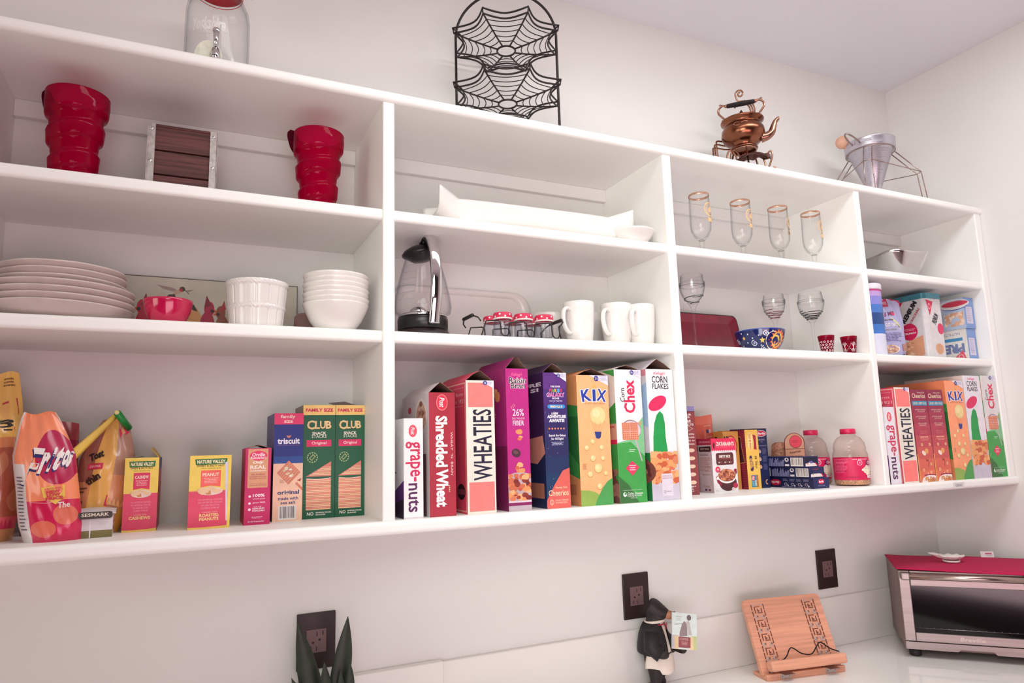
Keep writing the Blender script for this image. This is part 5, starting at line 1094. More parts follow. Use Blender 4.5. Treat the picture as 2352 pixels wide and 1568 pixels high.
carton('cracker_box', 'lower white and blue cracker box, lying upside down', 'cracker box', 2.752, 2.799, .042, .18, ZB, .1035, '#dcd6d6', a_prem, s_prem2, group='blue cracker boxes', sidecol='#e6e0da', tcol='#8aa4d0')
carton('cracker_box', 'upper pale blue cracker box picturing a soup bowl', 'cracker box', 2.7495, 2.7985, .038, .18, ZB+.1036, .101, '#86a0d0', a_prem, s_prem, group='blue cracker boxes', sidecol='#b4c4dc', tcol='#a8c0dc')
# ------------------------------------------------------------------ on top of the shelf unit
def dispenser():
    t = thing('drink_dispenser', 'clear glass mason jar drink dispenser with small chrome tap, above the red pitchers', 'drink dispenser', (.512, .14, ZT)); R = .062
    sq = lambda a, i: .035*cos(4*(a-radians(20))) if i < 7 else 0
    g = MB(glass('#ffffff', '#d8dcde', 1.)); g.T = Matrix.Diagonal((1, 1, 1.13, 1)); g.lathe([(.001, .003), (R*.9, .002), (R, .008), (R, .06), (R, .12), (R*.995, .15), (R*.95, .166), (R*.80, .182), (R*.74, .188), (R*.73, .20)], 56, wob=sq); g.lathe([(.001, .009), (R*.9, .01), (R*.955, .02), (R*.955, .1), (R*.95, .148), (R*.9, .164), (R*.76, .18), (R*.69, .19), (R*.69, .2)], 48, wob=sq)
    go = g.build('jar', t)
    e = MB(mat('#dcdad6', .15)); e.T = Matrix.Diagonal((1, 1, 1.13, 1)); q = lambda u, v, k: Vector(((R*1.0+k)*cos(-pi/2-.32+(u-.5)*1.7), (R*1.0+k)*sin(-pi/2-.32+(u-.5)*1.7), .155-.15*v))
    F = Face(e, (0, 0, 0), (.10, 0, 0), (0, 0, -.15), off=9e-4, fn=q)
    F.text('Yorkshire', .5, .33, .62, .17, '#e2e0dc', bold=.03, shear=.3); F.line([(.2, .45), (.85, .42)], .008, '#c8c8c6'); F.ell(.5, .78, .27, '#e9ead8', rv=.22); F.text('ICED DRINKS', .5, .84, .4, .06, '#cfcfc2', bold=.02); e.build('raised_lettering', go)
    MB(mat('#c23a42', .4)).lathe([(R*.75, .2275), (R*.78, .229), (R*.78, .248), (R*.74, .252), (.001, .253)], 40).build('lid', t)
    w = MB(mat('#d8675f', .4))
    for k in range(6):
        sg = .004+.0052*k; w.tube([(R*(.75+.13*max(0, cos(a-3.9)))*cos(a), R*(.75+.13*max(0, cos(a-3.9)))*sin(a)-.002*k*max(0, -sin(a)), .222-sg*max(0, -sin(a))) for a in [2*pi*i/32 for i in range(32)]], .0009, 6, closed=True)
    w.build('red_cord', t)
    MB(CHROME).tube([(.045, -.02, .215), (.058, -.03, .212), (.064, -.034, .209)], .0022, 8).build('wire_bail', t)
    s = MB(CHROME); s.tube([(-.004, -.058, .052), (-.004, -.078, .052)], [.011, .007], 14); s.tube([(-.004, -.074, .056), (-.004, -.076, .03)], [.007, .0085], 14); s.ball((-.004, -.076, .030), .0088, 14, 8); s.tube([(-.004, -.074, .056), (-.004, -.079, .092)], [.004, .0062], 12); s.ball((-.004, -.079, .093), .0075, 14, 8, sc=(1, .7, 1)); s.build('tap', t)
dispenser()
def web_stand():
    t = thing('wire_basket_stand', 'black two-tier wire stand with spider web baskets and an arched frame', 'wire stand', (1.182, .14, ZT), radians(-25)); wr = mat('#1d100e', .4, nz=.1)
    L, Rr = -.128, .128; m = MB(wr)
    P = [(L, 0, 0), (L, 0, .15), (L, 0, .29)]+[(x, 0, z) for x, _, z in arc((0, .29), .128, 180, 0, 30)]+[(Rr, 0, .15), (Rr, 0, 0)]
    m.tube(P, .0033, 10); fr = m.build('arched_frame', t)
    MB(wr).tube([(L, -.05, .003), (L, .05, .003)], .003, 8).build('foot_bar', fr); MB(wr).tube([(Rr, -.05, .003), (Rr, .05, .003)], .003, 8).build('foot_bar', fr)
    def web(zc, R=.139):
        b = MB(wr); A = [radians(22.5+45*k) for k in range(8)]; zr = lambda q: zc+.020*q**1.6
        def side(a0, a1, r, z, dip): 
            p0 = Vector((r*cos(a0), r*sin(a0), z)); p1 = Vector((r*cos(a1), r*sin(a1), z)); out = []
            for i in range(9):
                s = i/8; p = p0.lerp(p1, s); k = 1-dip*4*s*(1-s); out.append((p.x*k, p.y*k, p.z))
            return out
        for dz, q in ((0, 1.), (.013, 1.02)):
            pts = []
            for k in range(8): pts += side(A[k], A[k]+pi/4, R*q, zr(1)+dz, .17)[:-1]
            b.tube(pts, .0023, 8, closed=True)
        for a in A:
            b.tube([(R*q*cos(a), R*q*sin(a), zr(q)) for q in (.17, .4, .7, 1)], .0021, 8); b.tube([(R*cos(a), R*sin(a), zr(1)), (R*1.02*cos(a), R*1.02*sin(a), zr(1)+.013)], .0018, 6)
        for q in (.33, .47, .61, .74, .87):
            pts = []
            for k in range(8): pts += side(A[k], A[k]+pi/4, R*q, zr(q), .10)[:-1]
            b.tube(pts, .00125, 6, closed=True)
        b.tube([(R*.165*cos(a), R*.165*sin(a), zr(.16)) for a in [2*pi*i/28 for i in range(28)]], .0024, 8, closed=True)
        return b.build('web_basket', t)
    web(.252); web(.108)
web_stand()
COP = mat('#86543f', .22, 1., nz=.25, scale=18); COPL = mat('#ab7d69', .25, 1., nz=.2); COPD = mat('#5e2f28', .35, .9, nz=.3, scale=30)
def kettle():
    t = thing('kettle', 'small antique copper kettle with black wrapped handle, resting on its scrolled stand', 'kettle', (1.953, .132, ZT+.1122), radians(-45))
    m = MB(COP); m.lathe([(.001, .006), (.030, .006), (.034, .002), (.038, 0), (.039, .002), (.037, .006), (.031, .009), (.030, .012), (.044, .018), (.056, .029), (.0625, .045), (.061, .060), (.053, .072), (.050, .077), (.055, .081), (.0615, .087), (.062, .0895), (.0595, .0895), (.05, .086), (.001, .086)], 56); m.build('body', t)
    l = MB(COPD); l.lathe([(.049, .087), (.04, .092), (.02, .096), (.006, .098), (.004, .101), (.001, .102)], 40); l.build('lid', t)
    MB(COPD).lathe([(.001, .1), (.004, .102), (.0075, .110), (.006, .118), (.001, .1265)], 16).build('finial', t)
    m = MB(COPL); m.tube(smooth_path([(.050, 0, .030), (.066, 0, .032), (.079, 0, .041), (.085, 0, .056), (.091, 0, .071), (.1, 0, .080), (.104, 0, .0805)], 6), [.016]*3+[.0155-.00036*i for i in range(34)], 14) if False else None
    P = smooth_path([(.050, 0, .030), (.066, 0, .032), (.079, 0, .041), (.085, 0, .056), (.091, 0, .071), (.1, 0, .080), (.104, 0, .0805)], 6)
    m.tube(P, [.0165-.0125*(i/(len(P)-1))**.7 for i in range(len(P))], 14); m.build('spout', t)
    for s in (-1, 1):
        a = MB(COPL); a.tube(smooth_path([(s*.050, 0, .088), (s*.047, 0, .102), (s*.056, 0, .115), (s*.0645, 0, .127), (s*.064, 0, .140), (s*.053, 0, .150), (s*.046, 0, .148), (s*.038, 0, .147)], 6), .0032, 10); a.tube(smooth_path([(s*.053, 0, .150), (s*.058, 0, .155), (s*.061, 0, .152)], 4), .0018, 8); a.tube(smooth_path([(s*.048, 0, .1), (s*.055, 0, .099), (s*.056, 0, .104)], 4), .0018, 8); a.ball((s*.0425, 0, .1475), .0052, 12, 8); a.build('handle_arm', t)
    g = MB(mat('#1f1315', .6)); n = 26
    for i in range(n): x = -.038+.076*i/(n-1); q = .0068+.0014*sin(pi*i/(n-1)); g.ball((x, 0, .147), q, 14, 6, sc=(.36, 1, 1))
    g.tube([(-.039, 0, .147), (.039, 0, .147)], .006, 12); g.build('grip', t)
    f = MB(COPL); f.tube([(-.014+.009*cos(a), -.0585+.002*sin(a), .060+.006*sin(a)) for a in [pi*2*i/16 for i in range(16)]], .0012, 6, closed=True); f.tube(smooth_path([(-.005, -.059, .061), (.006, -.0595, .064), (.016, -.058, .062)], 5), .0012, 6); f.build('ornament', t)
kettle()
def kettle_stand():
    t = thing('kettle_stand', 'scrolled copper rod stand with a leaf that carries the kettle', 'stand', (1.953, .132, ZT), radians(-45)); K = .1122
    def rods(P, n, off, r=.0026):
        m = MB(COPL)
        for i in range(n):
            d = Vector(off)*(i-(n-1)/2); m.tube(smooth_path([Vector(p)+d for p in P], 6), r, 8)
        return m
    m = rods([(-.005, .03, K-.004), (.004, .06, K+.06), (.022, .062, K+.105), (.033, .058, K+.14), (.029, .05, K+.162), (.014, .046, K+.172), (-.004, .044, K+.170), (-.012, .044, K+.160)], 3, (.006, -.003, .001))
    sp = [(.014, .046, K+.177), (-.006, .044, K+.178)]+[(.0135*(1-i/30)*cos(radians(205-i*20))*1.0, .042, K+.200+.0145*(1-i/34)*sin(radians(205-i*20))) for i in range(0, 26)]
    m.tube(smooth_path(sp, 3), .0026, 8); m.build('back_rods', t)
    m = rods([(-.02, .058, K+.042), (-.05, .05, K+.042), (-.080, .02, K+.040), (-.084, .008, K+.022), (-.081, .002, K-.03), (-.078, 0, K-.075), (-.072, -.002, .003)], 3, (-.006, .009, -.006)); m.build('side_rods', t)
    m = rods([(-.02, -.03, .004), (-.042, -.036, .05), (-.044, -.030, K-.022), (-.034, -.022, K-.004), (-.022, -.026, K-.02), (-.016, -.034, .06), (-.01, -.04, .03), (.0, -.04, .004)], 2, (.010, .004, 0)); m.build('front_rods', t)
    m = MB(COPL); m.tube([(.034*cos(a), .034*sin(a), K-.0028) for a in [2*pi*i/28 for i in range(28)]], .0027, 8, closed=True)
    for a in (40, 160, 280): m.tube([(.034*cos(radians(a)), .034*sin(radians(a)), K-.003), (.05*cos(radians(a)), .05*sin(radians(a)), .05), (.055*cos(radians(a)), .055*sin(radians(a)), .0026)], .0026, 8)
    m.build('support_ring', t)
    m = MB(mat('#5a3a34', .45, .7, nz=.4, scale=40)); m.grid(lambda u, v: (-.026+.094*u, -.046+(v-.5)*.044*sin(pi*min(1, u*.9+.1))**.6*(1+.12*sin(26*u)), .066+.014*sin(pi*u)-.010*abs(2*v-1)+.003*sin(17*u+9*v)), 40, 14); m.build('leaf', t, solid=.0016)
    m = MB(COPL); m.tube(smooth_path([(.058, -.045, .07), (.070, -.045, .078), (.074, -.045, .066), (.068, -.045, .045), (.062, -.045, .03), (.066, -.045, .02), (.076, -.045, .028), (.084, -.045, .02), (.088, -.045, .003)], 6), .0026, 8); m.tube(smooth_path([(.05, -.04, .06), (.055, -.04, .03), (.05, -.04, .003)], 5), .0026, 8); m.build('scroll_foot', t)
kettle_stand()
def chinois():
    c = (2.506, .128); zr = .222
    t = thing('strainer', 'conical perforated metal strainer sitting in a wire stand', 'strainer', (*c, ZT)); al = mat('#c2bcc6', .32, .75, nz=.06)
    m = MB(al); m.lathe([(.003, .006), (.008, .012), (.026, .077), (.066, .190), (.0745, .194), (.0762, .200), (.0762, .222), (.0775, .224), (.075, .225), (.074, .2)], 64)
    m.lathe([(.001, .01), (.024, .077), (.064, .19), (.073, .197)], 48)
    h = MB(mat('#54424a', .6))
    for j in range(30):
        z = .055+.128*j/29; r = .026+(z-.077)*(.04/.113)+.0003; n = max(14, int(2*pi*r/.0043)); 
        for i in range(n):
            a = 2*pi*(i+.5*(j % 2))/n
            if -2.9 < a-2*pi*(a > pi) < .6:
                ca, sa = cos(a), sin(a); k = .0011; tx, ty = -sa, ca
                V = [(r*ca+tx*k*cos(q), r*sa+ty*k*cos(q), z+k*sin(q)) for q in (0, 1.57, 3.14, 4.71)]; h.add(V, [(0, 1, 2, 3)])
    b = m.build('cone', t); h.build('perforations', b)
    for s in (-1, 1):
        q = MB(al); a = radians(-170+s*19); q.box((-.016, -.001, -.004), (.016, .001, .004)); o = q.build('rivet_plate', t, (.0768*cos(a), .0768*sin(a), .211), (0, 0, a+pi/2))
    e = Vector((cos(radians(-174)), sin(radians(-174)), 0)); n_ = Vector((-e.y, e.x, 0))
    MB(mat('#a8958f', .25, 1.)).tube(smooth_path([e*.074+n_*.013+Vector((0, 0, .208)), e*.104+n_*.012+Vector((0, 0, .220)), e*.126+n_*.005+Vector((0, 0, .229)), e*.126-n_*.005+Vector((0, 0, .229)), e*.104-n_*.012+Vector((0, 0, .220)), e*.074-n_*.013+Vector((0, 0, .208))], 6), .0026, 8).build('handle', t)
    t2 = thing('strainer_stand', 'thin wire tripod stand around the conical strainer', 'wire stand', (*c, ZT)); w = mat('#a8918a', .25, 1.); m = MB(w)
    m.tube([(.0735*cos(a), .0735*sin(a), .1895) for a in [2*pi*i/40 for i in range(40)]], .0017, 8, closed=True)
    kn = []
    for A in (-28, -148, 92):
        for s in (-1, 1):
            a = radians(A+s*9); b_ = radians(A+s*4.6); k = (.150*cos(b_), .150*sin(b_), .115); kn.append(k)
            m.tube([(.0755*cos(a), .0755*sin(a), .188), k, (.162*cos(b_), .162*sin(b_), .0015)], .0016, 8)
    m.tube([kn[0], kn[3], kn[2], kn[5], kn[4], kn[1]], .0014, 8, closed=True); m.build('wire_frame', t2)
    t3 = thing('pestle', 'wooden pestle with round knob leaning out of the strainer', 'pestle', (*c, ZT)); d = Vector((-.60, .36, .76)).normalized(); p0 = Vector((-.004, .004, .15)); wd = mat('#d8a68c', .5, nz=.15, scale=40, kind='wood')
    MB(wd).tube([p0, p0+d*.03, p0+d*.085, p0+d*.10], [.004, .009, .0125, .010], 14).build('roller', t3); MB(wd).ball(tuple(p0+d*.117), .0215, 22, 14).build('knob', t3)
chinois()

# ------------------------------------------------------------------ wall and counter
def outlet(x0, x1, lab):
    t = thing('wall_outlet', lab, 'outlet', ((x0+x1)/2, YB, 1.1345), 0, 'outlets above the counter'); bk = mat('#2b1b1a', .45)
    MB(bk).box((-.0405, -.006, -.0575), (.0405, -.0003, .0575)).build('cover_plate', t, bevel=.0015)
    m = MB(mat('#6f5456', .5)); m.box((-.0205, -.0075, -.0235), (.0205, -.0055, .0235)); F = Face(m, (-.0205, -.0075, .0235), (.041, 0, 0), (0, 0, -.047))
    for u, v in ((.5, .2), (.8, .18)): F.rect(u, v-.09, u+.05, v+.1, '#120c0c')
    for u, v in ((.2, .82), (.48, .84)): F.rect(u, v-.1, u+.05, v+.09, '#120c0c')
    for u, v in ((.66, .46), (.33, .56)): F.ell(u, v, .065, '#120c0c', n=14)
    m.build('receptacle', t)
outlet(.714, .795, 'black wall outlet behind the snake plant'); outlet(1.541, 1.620, 'black wall outlet behind the bear figurine'); outlet(2.250, 2.331, 'black wall outlet between the wooden stand and the toaster oven')
def plant():
    t = thing('snake_plant', 'dark green snake plant with pointed blade leaves in front of an outlet', 'plant', (.755, .165, ZN)); lf = mat('#1f2a1b', .45, nz=.3, scale=22)
    MB(mat('#3a302e', .6)).lathe([(.001, 0), (.036, 0), (.038, .003), (.046, .085), (.047, .09), (.044, .09), (.041, .075), (.001, .074)], 40).build('pot', t); MB(mat('#2a1d18', .9, nz=.4)).lathe([(.0415, .078), (.001, .08)], 24).build('soil', t)
    def leaf(b, tip, w, cup=.25, turn=0.):
        b = Vector(b); tip = Vector(tip); ax = tip-b; L = ax.length; sd = Vector((cos(turn), sin(turn), 0)); nb = ax.normalized().cross(sd)
        def fn(u, v):
            k = sin(pi*min(1, .18+.62*v))**.8 if v < .52 else (1-((v-.52)/.48)**1.7)
            x = (u-.5)*w*max(.0, k); return tuple(b+ax*v+sd*x+nb*(cup*(abs(u-.5)*2)**2*w*k*.5)+Vector((0, 0, 0))+sd*(.006*sin(pi*v)))
        MB(lf).grid(fn, 8, 24).build('leaf', t, solid=.0025)
    leaf((-.018, .0, .075), (-.056, -.005, .291), .040, .3); leaf((.008, -.004, .075), (.043, -.004, .291), .040, .3, .1); leaf((-.006, -.012, .075), (-.006, -.02, .215), .026, .3); leaf((.022, -.008, .075), (.046, -.014, .206), .028, .3, -.2); leaf((.016, -.014, .075), (.026, -.02, .196), .02); leaf((-.03, .004, .075), (-.066, -.012, .192), .022); leaf((-.012, .01, .075), (-.032, .0, .235), .034, .3, .3)
plant()
def bear():
    t = thing('bear_figurine', 'black bear butler figurine in jacket and white apron beside the middle outlet', 'figurine', (1.600, .2245, ZN), radians(-50)); t.scale = (.93,)*3; bk = mat('#1e1413', .55, nz=.3, scale=60, bump=.3)
    MB(mat('#7a4038', .6, nz=.2)).lathe([(.001, 0), (.038, 0), (.039, .004), (.036, .0105), (.001, .011)], 36).build('base', t); J = {0: (0, 0, 0.0800, .034), 1: (-.002, 0, 0.1150, .040), 2: (-.003, 0, 0.1500, .036), 3: (.000, 0, 0.1760, .026), 4: (.004, 0, 0.1970, .030), 5: (.008, 0, 0.2110, .030), 6: (.030, 0, 0.2050, .016), 7: (.043, 0, 0.2020, .011),
         8: (.0, .020, 0.0610, .024), 9: (.002, .022, 0.0355, .019), 10: (.0, .022, 0.0165, .018), 11: (.018, .023, 0.0145, .012), 12: (.0, -.020, 0.0610, .024), 13: (.002, -.022, 0.0355, .019), 14: (.0, -.022, 0.0165, .018), 15: (.018, -.023, 0.0145, .012),
         16: (.0, .034, 0.1560, .019), 17: (.010, .052, 0.1250, .016), 18: (.045, .040, 0.1080, .014), 19: (.078, .018, 0.1060, .013), 20: (.0, -.034, 0.1560, .019), 21: (.000, -.050, 0.1220, .017), 22: (.024, -.048, 0.1060, .0155), 23: (.046, -.036, 0.1080, .014),
         24: (-.004, .024, 0.2340, .0105), 25: (-.004, -.024, 0.2340, .0105)}
    E_ = [(0, 1), (1, 2), (2, 3), (3, 4), (4, 5), (5, 6), (6, 7), (0, 8), (8, 9), (9, 10), (10, 11), (0, 12), (12, 13), (13, 14), (14, 15), (2, 16), (16, 17), (17, 18), (18, 19), (2, 20), (20, 21), (21, 22), (22, 23), (5, 24), (5, 25)]
    me = bpy.data.meshes.new('body'); me.from_pydata([J[i][:3] for i in range(26)], E_, []); o = bpy.data.objects.new('body', me); COL.objects.link(o); o.parent = t; me.materials.append(bk)
    o.modifiers.new('skin', 'SKIN'); sv = me.skin_vertices[0].data
    for i in range(26): sv[i].radius = (J[i][3]*.95,)*2
    sv[0].use_root = True; s = o.modifiers.new('sub', 'SUBSURF'); s.levels = s.render_levels = 2
    tan = MB(mat('#b5795a', .6, nz=.15)); tan.ball((.041, 0, .2005), .0138, 16, 10, sc=(1.15, .95, .85)); tan.build('muzzle', t); n = MB(mat('#1a0f10', .3)); n.ball((.0565, 0, .206), .0048, 12, 8); n.build('nose', t); MB('#4a201c').tube([(.046, -.009, .194), (.054, 0, .1925), (.046, .009, .194)], .0011, 6).build('mouth', t)
    for y in (-.014, .014): MB(mat('#0c0808', .1)).ball((.026, y, .2175), .0034, 10, 8).build('eye', t)
    j = MB(mat('#191213', .6, nz=.2)); prof = [(.098, .0455, .042), (.106, .046, .0425), (.12, .0445, .042), (.145, .040, .044), (.163, .034, .042), (.176, .027, .032), (.181, .0225, .026)]
    def jf(u, v):
        q = v*(len(prof)-1); i = min(len(prof)-2, int(q)); f = q-i; z, rx, ry = [prof[i][k]*(1-f)+prof[i+1][k]*f for k in range(3)]; a = radians(26)+(2*pi-radians(52))*u; return ((rx+.001)*cos(a)-.004, (ry+.001)*sin(a), z-.004*(1-v)*cos(a))
    j.grid(jf, 36, 18); 
    for s_, P in ((1, (16, 17, 18)), (-1, (20, 21, 22))): j.tube([J[k][:3] for k in P], [.0225, .0205, .0185], 14)
    j.build('jacket', t, solid=.0022)
    wm = mat('#e6d8cc', .7, nz=.04); a_ = MB(wm); a_.grid(lambda u, v: ((.040+.010*(1-v)+.002*sin(9*u+4*v))*cos(radians(-115)+radians(230)*u), (.043+.006*(1-v))*sin(radians(-115)+radians(230)*u), .066+.036*v+.003*sin(14*u)*(1-v)-.010*(1-v)*(abs(u-.5)<.3)), 30, 10); a_.build('apron', t, solid=.0018)
    s2 = MB(wm); s2.grid(lambda u, v: ((.0425-.017*v)*cos(radians(-32)+radians(64)*u)-.002, (.036-.008*v)*sin(radians(-32)+radians(64)*u)*1.2, .105+.076*v), 12, 10); s2.tube([(.026*cos(a), .027*sin(a), .1825+.003*cos(a)) for a in [2*pi*i/24 for i in range(24)]], .0038, 8, closed=True); s2.build('shirt_collar', t)
    r = MB(mat('#b81c3c', .5)); r.tube([(.0275*cos(a), .0275*sin(a), .1765) for a in [radians(-110+220*i/16) for i in range(17)]], .0012, 6); r.poly = None; r.add([(.032, -.007, .178), (.032, 0, .172), (.032, -.007, .164), (.032, .007, .178), (.032, .007, .164)], [(0, 1, 2), (1, 3, 4)]); r.build('bow_tie', t, solid=.001)
    t4 = thing('picture_card', 'small picture card held in the paws of the bear figurine', 'card', (1.634, .152, ZN+.1110), radians(-16)); m = MB('#cfd6d2'); w, h = .066, .085
    m.T = Matrix.Rotation(radians(8), 4, 'Y') @ Matrix.Rotation(radians(-10), 4, 'X'); m.box((-w/2, 0, 0), (w/2, .005, h)); F = Face(m, (-w/2, 0, h), (w, 0, 0), (0, 0, -h))
    F.rect(0, 0, 1, .62, '#d3dedb'); F.rect(0, .62, .25, 1, '#b9b0b8'); F.rect(.1, .64, .25, 1, '#d8bd94'); F.rect(.8, .62, 1, 1, '#b9c090'); F.rect(.72, .64, .86, 1, '#e0c69a'); F.rect(.26, .66, .74, .95, '#8f4a50')
    F.poly([(.4, .3), (.5, .22), (.6, .3), (.62, .62), (.3, .66), (.3, .56)], '#8f8080'); F.ell(.68, .12, .09, '#6f6264', rv=.08); F.poly([(.56, .24), (.66, .2), (.72, .3), (.8, .6), (.66, .6)], '#b8b4b2'); F.line([(.1, .33), (.4, .3)], .02, '#8a8484'); F.lines(.16, .4, .1, .24, 3, '#a8b4b0'); F.text('COFFEE', .48, .72, .34, .06, '#d8b8a8'); F.lines(.36, .64, .79, .9, 3, '#c89890', cen=True); m.build('card', t4)
bear()
def book_stand():
    t = thing('book_stand', 'bamboo cookbook stand with pierced fretwork bands and wire page holder', 'book stand', (2.004, .127, ZN), radians(-10.2)); bam = mat('#dc9c80', .5, kind='wood', nz=.14, scale=5)
    w, h, th = .246, .190, .011; T = Matrix.Translation((0, .004, .010)) @ Matrix.Rotation(radians(-22), 4, 'X'); r = .012
    P = [(-w/2, 0), (w/2, 0)]+[(w/2-r+r*cos(radians(a)), h-r+r*sin(radians(a))) for a in (0, 30, 60, 90)]+[(-w/2+r+r*cos(radians(a)), h-r+r*sin(radians(a))) for a in (90, 120, 150, 180)]
    m = MB(bam); m.T = T; m.prism(P, 0, th); F = Face(m, (-w/2, 0, h), (w, 0, 0), (0, 0, -h)); F.o = Vector((-w/2, 0, h))
    D, G = '#6d3b30', '#b9a6a4'
    for c0 in (.085, .745):
        cw = .165
        for k in range(5):
            v = .075+k*.185
            if v > .9: break
            x0, x1 = c0, c0+cw; th_ = .012
            for a in (x0, x1-.012): F.rect(a, v, a+.012, v+.075, D); F.rect(a, v+.09, a+.012, v+.165, D)
            F.rect(x0+.012, v, x0+.06, v+.012, G); F.rect(x1-.065, v, x1-.012, v+.012, G)
            for (i, q) in ((.035, .03), (.07, .06)):
                F.rect(x0+i, v+q, x0+i+.012, v+.13-q*.35, D); F.rect(x0+i, v+q, x1-i-.02, v+q+.010, D); F.rect(x1-i-.012, v+q+.02, x1-i, v+.12-q*.4, D); F.rect(x0+i+.03, v+.125-q*.4, x1-i, v+.135-q*.4, D)
            for xx in (x0+.02, x1-.065): F.rect(xx, v+.145, xx+.045, v+.178, G); F.rect(xx+.022, v+.15, xx+.045, v+.175, '#9a6350')
    m.build('back_panel', t, bevel=.0015)
    MB(bam).box((-w/2+.002, -.012, 0), (w/2-.002, .05, .0095)).build('base_board', t, bevel=.0015)
    MB(bam).box((-w/2+.0015, -.0125, .0015), (w/2-.002, -.004, .016)).build('front_lip', t, bevel=.001)
    l = MB(bam); l.T = Matrix.Translation((0, -.002, .020)) @ Matrix.Rotation(radians(-14), 4, 'X'); l.box((-.113, -.030, 0), (.119, -.001, .026)); l.build('page_ledge', t, bevel=.006, seg=3)
    for x in (-.065, .075):
        q = MB(mat('#c2b4b2', .3, .9)); q.box((x-.016, -.0138, .0025), (x+.016, -.0122, .0155)); q.box((x-.016, -.0335, .0165), (x+.016, -.0125, .0178))
        for k in (-.011, .011): q.ball((x+k, -.0138, .009), .0016, 8, 6, m='#7a6a68')
        q.build('hinge', t)
    MB(mat('#17110f', .35, .4)).tube(smooth_path([(-.100, -.012, .046), (-.070, -.010, .048), (-.055, -.009, .056), (-.036, -.004, .074), (-.008, -.008, .058), (.022, -.009, .054), (.045, -.004, .072), (.058, -.003, .078), (.082, -.008, .062), (.108, -.01, .052)], 5), .0016, 8).build('page_holder', t)
    MB(bam).tube([(0, .074, .01), (0, .066, .12)], .006, 8).build('back_leg', t)
book_stand()
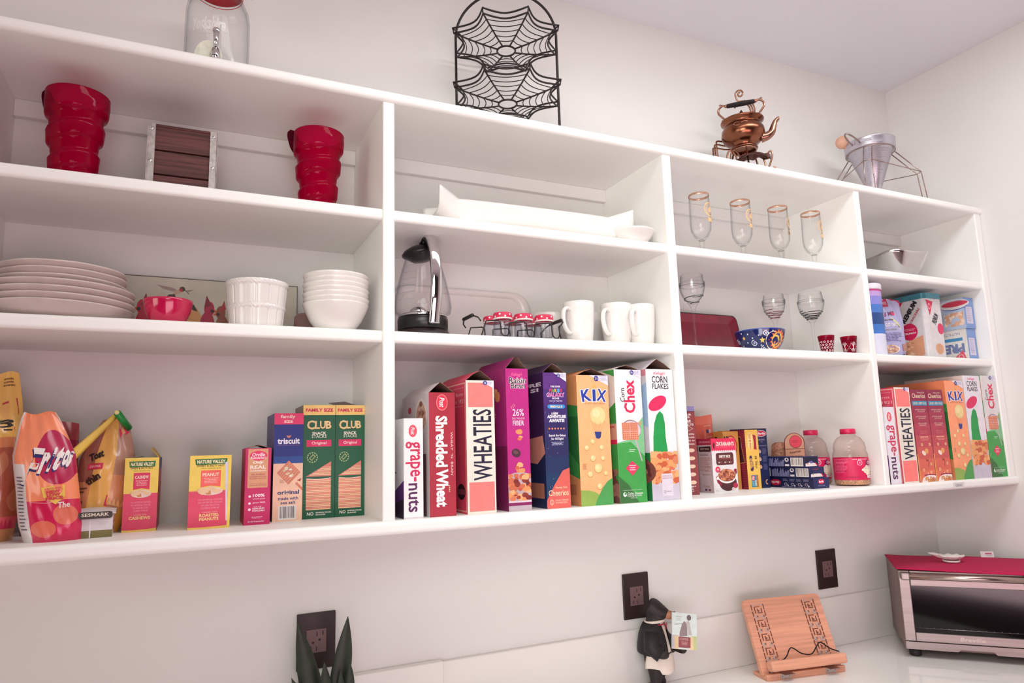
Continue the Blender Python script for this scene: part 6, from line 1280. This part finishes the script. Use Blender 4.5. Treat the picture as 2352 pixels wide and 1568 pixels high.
def oven():
    t = thing('toaster_oven', 'brushed steel toaster oven with black glass door standing diagonally in the corner', 'toaster oven', (2.6014, .0375, ZN), radians(-47)); st = mat('#9c8f8c', .34, .95, kind='brushed', nz=.1, scale=3); w, d, z0, z1 = .40, .26, .020, .242; y = -d/2
    MB(mat('#8a716e', .45, .6, nz=.04)).box((-w/2, y+.012, z0), (w/2, d/2, z1)).build('body', t, bevel=.006, seg=3)
    m = MB(st); x0, x1 = -w/2+.030, w/2-.095; a, b = .070, .197
    m.box((-w/2+.002, y-.004, .046), (x0, y+.012, z1-.003)); m.box((x1, y-.004, .046), (w/2-.002, y+.012, z1-.003)); m.box((x0, y-.004, b), (x1, y+.012, z1-.003)); m.box((x0, y-.004, .046), (x1, y+.012, a)); dr = m.build('door_frame', t, bevel=.002)
    F_ = MB(mat('#cdb7b0', .3, .9)); F = Face(F_, (x0+.10, y-.0042, .066), (.075, 0, 0), (0, 0, -.015), off=1e-4); F.text('Breville', .5, .5, .8, .75, '#cdb7b0', bold=.02, shear=.15); F_.build('brand_lettering', dr)
    gm = mat('#050505', .08, spec=.6, nz=0.); MB(gm).box((x0-.001, y+.001, a-.001), (x1+.001, y+.006, b+.001)).build('window_pane', dr)
    rk = MB(mat('#8a8084', .3, 1.)); rk.tube([(x0+.004, y+.0005, a+.012), (x1-.004, y+.0005, a+.012)], .0009, 6)
    for i in range(15): rk.ball((x0+.012+i*.018, y+.0004, a+.0135), .0011, 6, 5)
    rk.build('oven_rack', t)
    h = MB(mat('#b7a39d', .25, 1.)); h.tube([(x0-.002, y-.022, z1-.016), (x1+.03, y-.022, z1-.016)], .0085, 16); hh = h.build('door_handle', dr)
    for x in (x0-.013, x1+.035): MB(st).box((x-.012, y-.028, z1-.026), (x+.012, y-.001, z1-.005)).build('handle_bracket', hh, bevel=.004)
    MB(st).prism([(-w/2+.003, .044), (-w/2+.003, .024), (-w/2+.13, .024), (-w/2+.137, .030), (-w/2+.215, .030), (-w/2+.222, .022), (w/2-.003, .022), (w/2-.003, .044)], y-.003, y+.012).build('crumb_tray_front', t)
    for x in (-w/2+.028, w/2-.028):
        for yy in (y+.03, d/2-.03): MB(mat('#20181a', .6)).lathe([(.001, 0), (.014, 0), (.016, .003), (.016, .0215), (.001, .0215)], 20, (x, yy, 0)).build('foot', t)
    for i in range(3): MB('#3a2c2c').box((-w/2-.0006, y+.03+i*.02, .03), (-w/2+.0005, y+.042+i*.02, .033)).build('vent_slot', t)
    c = MB(mat('#b8144c', .95, nz=.1, scale=400, bump=.5)); zt = .2435
    P = [(-w/2-.006+.02, y-.006), (w/2, y-.03), (w/2, d/2-.002), (-w/2+.028, d/2-.002), (-w/2-.004, d/2-.035), (-w/2-.004, y+.012)]
    def cf(u, v):
        x = -w/2-.003+(w+.003)*u; yy = y-.004+(d+.002)*v-(.014*u)*(1-v); return (x, yy, zt+.0012*sin(9*u+3*v)*(1 if .05 < v else .3)-(.006*max(0, 1-v*12)*u))
    c.grid(cf, 30, 16); o = c.build('cloth_mat', None, (2.6014, .0375, ZN), (0, 0, radians(-47)), solid=.0025); tag(o, 'crimson felt cloth spread over the toaster oven', 'cloth')
    # leaf shaped dish and card on the cloth
    m = MB(CERAM)
    def lf(u, v):
        a = 2*pi*u; r = (.036 if cos(a-pi) < .93 else .036+.024*((cos(a-pi)-.93)/.07))*(1+.05*sin(9*a)); q = v; return (r*q*cos(a)*1.0, r*.72*q*sin(a), .004+.014*q*q+(.004 if v > .9 else 0)*sin(9*a)*.4+(.006*q if cos(a-pi) > .93 else 0))
    m.grid(lf, 72, 10); m.lathe([(.022, 0), (.022, .005)], 32)
    tag(m.build('leaf_dish', None, (2.585, .072, ZN+.2462), (0, 0, radians(-38)), solid=.002), 'small white leaf-shaped dish on the crimson cloth', 'dish')
    m = MB('#d8d0d2'); m.T = Matrix.Rotation(radians(-20), 4, 'X'); m.box((-.018, 0, 0), (.018, .0008, .018)); F = Face(m, (-.018, 0, .018), (.036, 0, 0), (0, 0, -.018)); F.rect(.35, .25, .85, .5, '#b04a66'); F.lines(.4, .95, .6, .85, 2, '#a8949c')
    tag(m.build('paper_tag', None, (2.74, .058, ZN+.2462), (0, 0, radians(-40))), 'small white paper tag at the back edge of the crimson cloth', 'tag')
oven()
